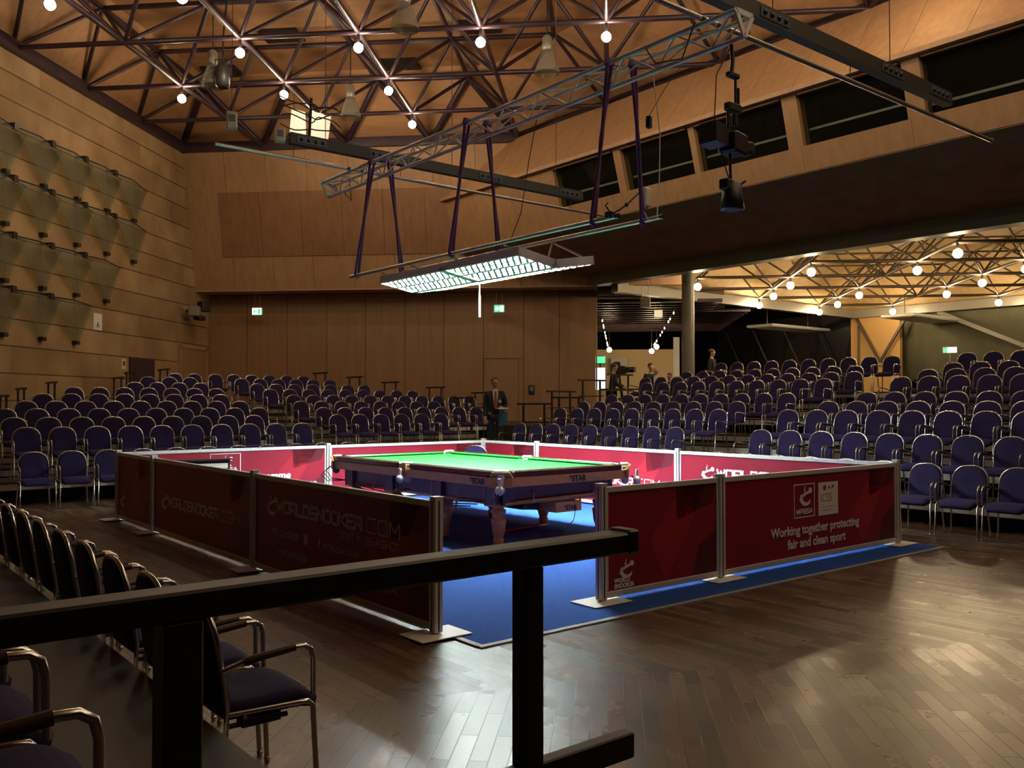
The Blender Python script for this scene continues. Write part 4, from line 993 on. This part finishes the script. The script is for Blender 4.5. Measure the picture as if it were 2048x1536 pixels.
# rigging at the right
t = thing('camera_pole', 'black jointed pole hanging from the near end of the truss', 'pole', A(5.2, 6.87, 0), TH)
MB().tube([(0, 0, 5.03), (.02, 0, 4.88), (0, 0, 4.74)], .02, 8).tube([(.06, 0, 4.74), (.06, 0, 4.45)], .014, 8).tube([(-.05, 0, 4.45), (-.05, 0, 4.15)], .018, 8).tube([(-.04, 0, 4.15), (-.02, 0, 3.72)], .014, 8).build('pole_tube', 'black', t)
MB().box((.02, 0, 4.74), (.16, .06, .05), 0, .01).box((.02, 0, 4.43), (.2, .07, .08), 0, .01).box((.1, 0, 4.55), (.03, .03, .18), 0, .008).box((.05, 0, 4.32), (.05, .05, .12), 0, .008).build('joint', 'black', t)
MB().tube([(0, .02, 5.0), (-.2, .02, 4.7), (-.24, .02, 4.2), (-.1, .02, 3.9), (-.02, .02, 3.75)], .006, 6).build('cable', 'rope', t)
t = thing('remote_camera', 'black remote camera with lens hood on the hanging pole', 'camera', A(5.2, 6.87, 4.13), TH)
MB().box((.02, .0, -.05), (.26, .2, .2), .2, .02).build('camera_body', 'black', t)
MB().slab([(-.12, -.06, -.1), (-.12, .06, -.1), (-.12, .06, .05), (-.12, -.06, .05)], (-.08, 0, .01)).slab([(-.2, -.1, -.12), (-.2, .1, -.12), (-.2, .1, .07), (-.2, -.1, .07)], (-.16, 0, .02)).build('lens_hood', 'black', t)
MB().box((.2, .0, -.06), (.14, .16, .12), -.3, .02).build('motor', 'black', t)
t = thing('spotlight', 'black spotlight hanging lowest at the right, in front of the dark soffit', 'spotlight', A(5.2, 6.87, 3.62), TH)
MB().lathe([(.04, .1), (.085, .08), (.1, -.05), (.115, -.16), (.09, -.17)], 14).build('lamp_can', 'black', t)
MB().box((-.08, 0, .06), (.14, .1, .1), .2, .01).bar((.05, 0, .05), (.17, -.02, .13), .03, .02).build('barn_door', 'black', t)
t = thing('clamp_arm', 'black clamp arm on the right end of the table light pipe', 'arm', A(6.45, 6.5, 3.56), TH)
MB().box((0, 0, 0), (.08, .1, .08), 0, .01).tube([(0, 0, .02), (.1, -.02, .06), (.2, -.04, .13), (.36, -.06, .27)], .011, 8).ball((.2, -.04, .13), .025, 8, 6).tube([(0, 0, .03), (-.05, .02, .1), (-.01, .02, .13)], .009, 6).build('arm_tube', 'black', t)
t = thing('antenna_paddle', 'white paddle antenna on a looping cable right of the purple straps', 'antenna', A(6.3, 6.9, 3.78), TH)
MB().box((0, 0, .0), (.1, .03, .2), 0, .012).build('paddle', 'white', t)
MB().tube([(0, 0, -.1), (-.05, 0, -.16)], .014, 8).build('handle', 'black', t)
MB().tube([(-.05, 0, -.16), (.05, .02, -.25), (.2, .05, -.2), (.24, .05, .2), (.22, .02, .7), (.1, 0, 1.28)], .006, 6).build('cable', 'white', t)
t = thing('draped_cable', 'thin cable hanging from the truss to the table light', 'cable')
MB().tube([A(8.05, 6.87, 5.03), A(8.25, 6.92, 4.6), A(8.5, 7.0, 4.0), A(8.8, 7.0, 3.55), A(8.9, 7.0, 3.42)], .006, 6).build('cable', 'rope', t)
t = thing('hanging_sensor', 'small black box hanging on a thin cord right of the straps', 'sensor', A(6.25, 6.87, 4.55), TH)
MB().box((0, 0, 0), (.06, .06, .13), .4, .01).build('sensor_box', 'black', t); MB().tube([(0, 0, .06), (.02, -.2, .3), (.0, -.45, .47)], .004, 5).build('cord', 'rope', t)
t = thing('stage_lamp', 'black stage spotlight clamped below the space frame at the upper left', 'spotlight', G(20.6, -9.3, 9.6), TP)
MB().lathe([(.12, -.3), (.17, -.25), (.17, .2), (.1, .28)], 14).build('lamp_can', 'black', t)
MB().tube([(-.2, 0, 0), (-.2, 0, .4), (.2, 0, .4), (.2, 0, 0)], .02, 6).tube([(0, 0, .4), (0, 0, .95), (.1, 0, 2.0)], .025, 6).build('yoke', 'black', t)
for p_, q_, nm in ((23.6, -7.0, 'over the far end of the truss'), (20.9, -1.4, 'in the upper middle'), (18.1, -4.2, 'at the top edge'), (20.9, -9.7, 'at the upper left by the black spotlight')):
    t = thing('pendant_lamp', 'unlit grey bell pendant under the ceiling ' + nm, 'lamp', G(p_, q_, 0), 0, 'unlit bell pendants')
    MB().lathe([(.3, 9.45), (.29, 9.55), (.2, 9.8), (.13, 9.98), (.11, 10.02)], 18).build('bell_glass', 'bell', t)
    MB().lathe([(.1, 10.0), (.12, 10.05), (.12, 10.3), (.07, 10.36)], 14).build('lamp_housing', 'strut', t)
    MB().tube([(0, 0, 10.36), (0, 0, 11.85)], .015, 6).build('pendant_rod', 'rope', t)

# rear hall things
for v_, u_, nm in ((31.2, 22.3, 'left, before the dark glazing'), (31.5, 16.5, 'right, before the green glazing')):
    t = thing('louvre_light', 'unlit long louvre light hanging in the rear hall at ' + nm, 'light', A(u_, v_, 4.85), TH, 'unlit lights of the rear hall')
    MB().box((2.2, 0, 0), (4.3, 1.3, .1), 0, .02).build('light_body', 'alu', t)
    MB().box((2.2, 0, -.055), (4.2, 1.2, .02)).build('louvre', 'white', t)
    for x in (.6, 3.6): MB().tube([(x, 0, .05), (x, 0, .7)], .02, 6).build('hanger_rod', 'strut', t)
for q_, p_, z_, lab, mt in ((1.22, 28.6, 4.83, 'unlit dark hanging sign box left of the round column', 'room'), (1.79, 31.5, 4.75, 'lit pale hanging sign box left of the round column', 'lit_sign')):
    t = thing('hanging_sign', lab, 'sign', G(p_, q_, z_), TP)
    MB().box((0, 0, 0), (.32, .1, .3), 0, .01).build('sign_box', 'strut', t); MB().box((0, -.055, 0), (.28, .012, .26)).build('sign_face', mt, t)
    for x in (-.1, .1): MB().tube([(x, 0, .14), (x, 0, .7)], .01, 6).build('hanger_rod', 'strut', t)
for k, (pa, qa, za, pb, qb, zb, nm) in enumerate(((36, -.2, 5.1, 40.6, .05, 4.2, 'left'), (33, 2.5, 5.1, 40, 2.05, 4.2, 'right'))):
    t = thing('string_light', 'string of tiny warm lights in the foyer, the %s one' % nm, 'string light', group='light strings of the foyer')
    a, b = G(pa, qa, za), G(pb, qb, zb)
    MB().tube([a, (a + b) / 2 + Vector((0, 0, -.1)), b], .008, 5).build('cord', 'rope', t)
    for i in range(8):
        c = a.lerp(b, (i + .5 + .25 * math.sin(i * 2.3)) / 8.3) + Vector((0, 0, -.08)); MB().ball((0, 0, 0), .035, 6, 4, (.7, .7, 1.5)).build('tiny_bulb', 'spark', t, c)
for p_, q_, z_, lab in ((40, .1, 4.0, 'bright bare bulb in the foyer, left one behind the person in black'), (40, 2.2, 4.12, 'bright bare bulb in the foyer, upper of the right pair'), (40.4, 2.0, 3.95, 'bright bare bulb in the foyer, lower of the right pair')):
    t = thing('foyer_bulb', lab, 'light bulb', G(p_, q_, z_), 0, 'bulbs of the foyer')
    MB().ball((0, 0, 0), .11, 10, 7).build('bulb', 'bulb2', t); MB().tube([(0, 0, .1), (0, 0, 1.1)], .012, 6).build('lamp_cord', 'rope', t)
t = thing('exit_sign', 'bright exit sign above the top chairs of the right stand', 'exit sign', A(16.0, 34.6, 3.66), TH - R(60), 'exit signs of the rear hall')
MB().box((0, .03, 0), (.5, .08, .24), 0, .01).build('sign_housing', 'white', t); MB().box((.07, -.014, .0), (.32, .012, .2)).build('sign_face', 'exit_white', t); MB().box((-.17, -.014, -.02), (.14, .012, .16)).build('sign_symbol', 'exit_green', t)
MB().bar((0, .03, -.11), (0, .03, -.6), .04, .04).build('sign_stem', 'strut', t)
t = thing('exit_sign', 'small teal exit sign low before the dark glazing', 'exit sign', A(23.2, 34.5, 3.3), TH - R(60), 'exit signs of the rear hall')
MB().box((0, .03, 0), (.3, .06, .14), 0, .01).build('sign_housing', 'white', t); MB().box((0, -.008, 0), (.26, .012, .11)).build('sign_face', 'exit_green', t); MB().bar((0, .03, -.07), (0, .03, -2.2), .04, .04).build('sign_stem', 'strut', t)
for z_, lab, mt in ((3.55, 'upper glowing foyer display at the edge of the back wall', 'exit_green'), (2.7, 'tall glowing blue foyer display at the edge of the back wall', 'blueglow')):
    t = thing('display_panel', lab, 'display', G(40, -.3, z_), TP, 'foyer displays')
    hh = .3 if z_ > 3 else 1.0
    MB().box((0, .03, 0), (.5, .06, hh + .06), 0, .01).build('panel_case', 'black', t); MB().box((0, -.006, 0), (.44, .012, hh)).build('panel_screen', mt, t)
    MB().bar((0, .1 if z_ > 3 else .03, -hh / 2), (0, .1 if z_ > 3 else .03, 1.0 - z_), .06, .06).build('panel_stand', 'black', t)
railing('black landing railing beside the person in black in the foyer', -.2, 1.0, 1.0, G(28.2, 0), TP, 'landing railings', 1.05)
railing('short black landing railing in front of the person in black', 0, .9, 1.0, G(27.2, .2), TP, 'landing railings', .75)

# ------------------------------------------------------------------ people
def skin(name, verts, edges, m, parent, loc=None, rz=0, sub=2, root=0):
    me = bpy.data.meshes.new(name); me.from_pydata([v[0] for v in verts], edges, []); me.update()
    o = bpy.data.objects.new(name, me); COL.objects.link(o)
    o.modifiers.new('Skin', 'SKIN'); sd = o.modifiers.new('Sub', 'SUBSURF'); sd.levels = sub; sd.render_levels = sub
    for i, v in enumerate(verts):
        sv = me.skin_vertices[0].data[i]; r = v[1]; sv.radius = r if isinstance(r, tuple) else (r, r); sv.use_root = (i == root)
    o.modifiers['Skin'].use_smooth_shade = True
    bpy.context.view_layer.update()
    m2 = bpy.data.meshes.new_from_object(o.evaluated_get(bpy.context.evaluated_depsgraph_get()))
    bpy.data.objects.remove(o); bpy.data.meshes.remove(me)
    m2.name = name; m2.materials.clear(); m2.materials.append(M[m])
    for p in m2.polygons: p.use_smooth = True
    return link(name, m2, parent, loc, rz)
def person(label, loc, rz, h=1.8, hair='hair', top='suit', legs='suit', shirt=True, tie=True, glasses=False, larm=None, rarm=None, stride=.1, bald=False, lean=0.0):
    """front to -Y, feet at origin; k scales from a 1.8 m figure"""
    k = h / 1.8; t = thing('person', label, 'person', loc, rz)
    s3 = lambda p: (p[0] * k, (p[1] - lean * max(0, p[2] - .95)) * k, p[2] * k)
    larm = larm or [(.175, .0, 1.42), (.225, .03, 1.14), (.225, -.05, .9), (.22, -.08, .81)]
    rarm = rarm or [(-.175, .0, 1.42), (-.225, .03, 1.14), (-.225, -.04, .9), (-.22, -.07, .81)]
    hip = [(.09, -stride * .0, .9), (.1, -stride * .5, .5), (.1, -stride * .6 + .03, .09), (.1, -stride * .6 - .11, .04)]
    hip2 = [(-.09, 0, .9), (-.1, stride * .15, .5), (-.1, stride + .03, .09), (-.1, stride - .11, .04)]
    vs = [((0, 0, .95), (.13, .1)), ((0, 0, 1.15), (.125, .09)), ((0, .01, 1.36), (.14, .095)), ((0, .015, 1.47), (.08, .07)), ((0, .01, 1.53), (.052, .052)), ((0, -.01, 1.585), (.058, .066)), ((0, -.012, 1.65), (.074, .088)), ((0, -.0, 1.73), (.076, .09)), ((0, .0, 1.785), (.05, .06)), ((0, -.095, 1.655), (.014, .016))]
    ed = [(0, 1), (1, 2), (2, 3), (3, 4), (4, 5), (5, 6), (6, 7), (7, 8), (6, 9)]
    for arm, r in ((larm, (.038, .038, .032, .03)), (rarm, (.038, .038, .032, .03))):
        b0 = len(vs); vs += [(p, r[i]) for i, p in enumerate(arm)]; ed += [(2, b0), (b0, b0 + 1), (b0 + 1, b0 + 2), (b0 + 2, b0 + 3)]
    for lg in (hip, hip2):
        b0 = len(vs); vs += [(p, (.08, .055, .04, .035)[i]) for i, p in enumerate(lg)]; ed += [(0, b0), (b0, b0 + 1), (b0 + 1, b0 + 2), (b0 + 2, b0 + 3)]
    vs = [(s3(p), tuple(x * k for x in r) if isinstance(r, tuple) else r * k) for p, r in vs]
    body = skin('body', vs, ed, 'skin', t)
    # fingers
    for arm in (larm, rarm):
        a_, b_ = Vector(s3(arm[2])), Vector(s3(arm[3])); d = (b_ - a_).normalized(); sd = d.cross(Vector((0, 1, 0))).normalized(); m_ = MB()
        pal = d.cross(sd)
        for f in range(4):
            st = b_ + sd * (.022 * (f - 1.5)) * k; ln = (.075, .085, .08, .065)[f] * k
            m_.tube([st - d * .01, st + d * ln * .5, st + d * ln * .85 - pal * .02 * k], [.0095 * k, .009 * k, .007 * k], 6)
        m_.tube([b_ - d * .03 * k + sd * .03 * k, b_ + sd * .055 * k + d * .01 * k, b_ + sd * .055 * k + d * .045 * k], [.011 * k, .01 * k, .008 * k], 6)
        m_.build('fingers', 'skin', t)
    # clothes
    jv = [((0, 0, .86), (.175, .125)), ((0, 0, 1.12), (.15, .112)), ((0, .01, 1.34), (.155, .112)), ((0, .018, 1.45), (.11, .08))]
    je = [(0, 1), (1, 2), (2, 3)]
    for arm in (larm, rarm):
        b0 = len(jv); jv += [(arm[0], .076), (arm[1], .06), (arm[2], .046)]; je += [(2, b0), (b0, b0 + 1), (b0 + 1, b0 + 2)]
    jv = [(s3(p), tuple(x * k for x in r) if isinstance(r, tuple) else r * k) for p, r in jv]
    skin('jacket' if shirt else 'top', jv, je, top, t)
    tv = [((0, 0, .97), (.15, .105))]; te = []
    for lg in (hip, hip2):
        b0 = len(tv); tv += [(lg[0], .1), (lg[1], .075), ((lg[2][0], lg[2][1], .07), .06)]; te += [(0, b0), (b0, b0 + 1), (b0 + 1, b0 + 2)]
    tv = [(s3(p), tuple(x * k for x in r) if isinstance(r, tuple) else r * k) for p, r in tv]
    skin('trousers', tv, te, legs, t)
    m_ = MB()
    for lg in (hip, hip2): x, y, z = s3(lg[3]); m_.ball((x, y + .05 * k, .045 * k), .05 * k, 10, 6, (.95, 2.7, .85))
    m_.build('shoes', 'black', t)
    if shirt:
        m_ = MB(); m_.slab([s3((-.06, -.085, 1.475)), s3((.06, -.085, 1.475)), s3((.035, -.135, 1.08)), s3((-.035, -.135, 1.08))], (0, .02, 0)); m_.build('shirt_front', 'shirt', t)
        MB().lathe([(.062 * k, 0), (.066 * k, .05 * k)], 14, s3((0, .0, 1.475))).build('shirt_collar', 'shirt', t)
    if tie:
        MB().slab([s3((-.022, -.1, 1.475)), s3((.022, -.1, 1.475)), s3((.036, -.155, 1.12)), s3((0, -.155, 1.07)), s3((-.036, -.155, 1.12))], (0, .012, 0)).build('tie', 'tie', t)
        m_ = MB()
        for s in (-1, 1): m_.slab([s3((s * .085, -.085, 1.49)), s3((s * .13, -.1, 1.3)), s3((s * .03, -.15, 1.06)), s3((s * .05, -.135, 1.3))], (0, .022, 0))
        m_.build('lapel', top, t)
    e = s3((0, -.012, 1.68)); m_ = MB()
    for s in (-1, 1): m_.ball((e[0] + s * .03 * k, e[1] - .08 * k, e[2] - .005 * k), .012 * k, 8, 6)
    m_.build('eyes', 'print', t)
    m_ = MB()
    for s in (-1, 1): m_.ball((e[0] + s * .076 * k, e[1] + .01 * k, e[2] - .02 * k), .03 * k, 8, 6, (.4, .8, 1.1))
    m_.build('ears', 'skin', t)
    MB().box((e[0], e[1] - .077 * k, e[2] - .085 * k), (.045 * k, .016 * k, .009 * k), 0, .003).build('mouth', 'tie', t)
    if not bald:
        c = s3((0, .018, 1.725)); mb = MB().ball(c, .092 * k, 14, 9, (.93, 1.08, .88)); mb.build('hair', hair, t)
    else:
        c = s3((0, .05, 1.66)); MB().ball(c, .08 * k, 12, 7, (.98, .6, .6)).build('hair', hair, t)
    if glasses:
        m_ = MB()
        for s in (-1, 1):
            cx = e[0] + s * .033 * k; m_.tube([(cx + .027 * k * math.cos(a_), e[1] - .095 * k, e[2] - .004 * k + .02 * k * math.sin(a_)) for a_ in [R(x) for x in range(0, 360, 40)]], .0035 * k, 5, True)
            m_.tube([(e[0] + s * .06 * k, e[1] - .095 * k, e[2]), (e[0] + s * .08 * k, e[1] + .01 * k, e[2])], .003 * k, 5)
        m_.tube([(e[0] - .008 * k, e[1] - .096 * k, e[2]), (e[0] + .008 * k, e[1] - .096 * k, e[2])], .003 * k, 5); m_.build('glasses', 'black', t)
    return t
ml = [(.175, .0, 1.42), (.25, .04, 1.15), (.19, -.19, 1.08), (.12, -.25, 1.1)]
man_loc = A(16.28, 12.62, .36)
man = person('man in dark suit and red tie with glasses standing at the back wall', man_loc, R(8), 1.87, 'hair', larm=ml, glasses=True, stride=.16)
t = thing('paper_stack', 'pale folded papers held by the man in the dark suit', 'papers', man_loc, R(8))
MB().box((.14, -.29, 1.135), (.24, .16, .035), .2, .006).build('papers', 'cream', t)
t = thing('cloth_bag', 'teal cloth hanging from the arm of the man in the dark suit', 'cloth', man_loc, R(8))
MB().slab([(.1, -.2, 1.06), (.28, -.14, 1.06), (.27, -.12, .78), (.06, -.18, .72)], (.0, .03, .0)).build('cloth_fold', 'blue_cloth', t)
m_ = MB(); m_.box((.1, -.142, 1.3), (.06, .012, .07), 0, .004).build('pocket_badge', 'grille_dim', man)
fwd = [(.18, -.03, 1.43), (.24, -.1, 1.18), (.2, -.34, 1.1), (.18, -.42, 1.1)]; fwd2 = [(-.18, -.03, 1.43), (-.24, -.1, 1.18), (-.2, -.32, 1.06), (-.18, -.4, 1.05)]
person('person in black with dark hair seen from the side, left of the foyer group', A(18.55, 18.75, 1.001), R(80), 1.8, 'hair', shirt=False, tie=False, larm=fwd, rarm=fwd2, stride=.05, lean=.1)
person('bald man in a dark suit in the foyer group', A(18.3, 20.4, 1.001), R(-20), 1.72, 'hair', shirt=True, tie=False, bald=True, stride=.03)
person('tall dark haired person at the back of the foyer group', A(19.6, 21.6, 1.0), R(20), 1.92, 'hair', shirt=False, tie=False, stride=.03)
person('person in dark clothes at the right of the foyer group, beside the column', A(18.2, 20.9, 1.0), R(-30), 1.55, 'hair', shirt=False, tie=False, stride=.03)
person('person in black above the top chairs right of the column', A(17.75, 22.4, 1.62), R(60), 1.7, 'hair', shirt=False, tie=False, stride=.03)
struct(MB().slab([A(18.6, 21.6, 1.0), A(16.9, 21.6, 1.0), A(16.9, 23.4, 1.0), A(18.6, 23.4, 1.0)], (0, 0, .62)).build('floor_landing', 'deck'))
t = thing('broadcast_camera', 'black broadcast camera on a tripod between the foyer people', 'camera', A(18.9, 19.4, 1.0), R(60))
MB().box((0, 0, 1.62), (.2, .45, .24), 0, .02).box((0, -.3, 1.62), (.15, .2, .16), 0, .02).build('camera_body', 'black', t)
MB().tube([(0, -.38, 1.62), (0, -.52, 1.62)], .09, 12).build('lens', 'black', t)
MB().box((.1, .1, 1.8), (.16, .2, .14), .3, .02).build('viewfinder', 'black', t)
MB().box((0, 0, 1.46), (.12, .12, .1), 0, .02).build('tripod_head', 'black', t)
for a_ in (0, 120, 240): MB().tube([(.03 * math.cos(R(a_)), .03 * math.sin(R(a_)), 1.44), (.42 * math.cos(R(a_)), .42 * math.sin(R(a_)), .01)], [.03, .018], 8).build('leg', 'black', t)
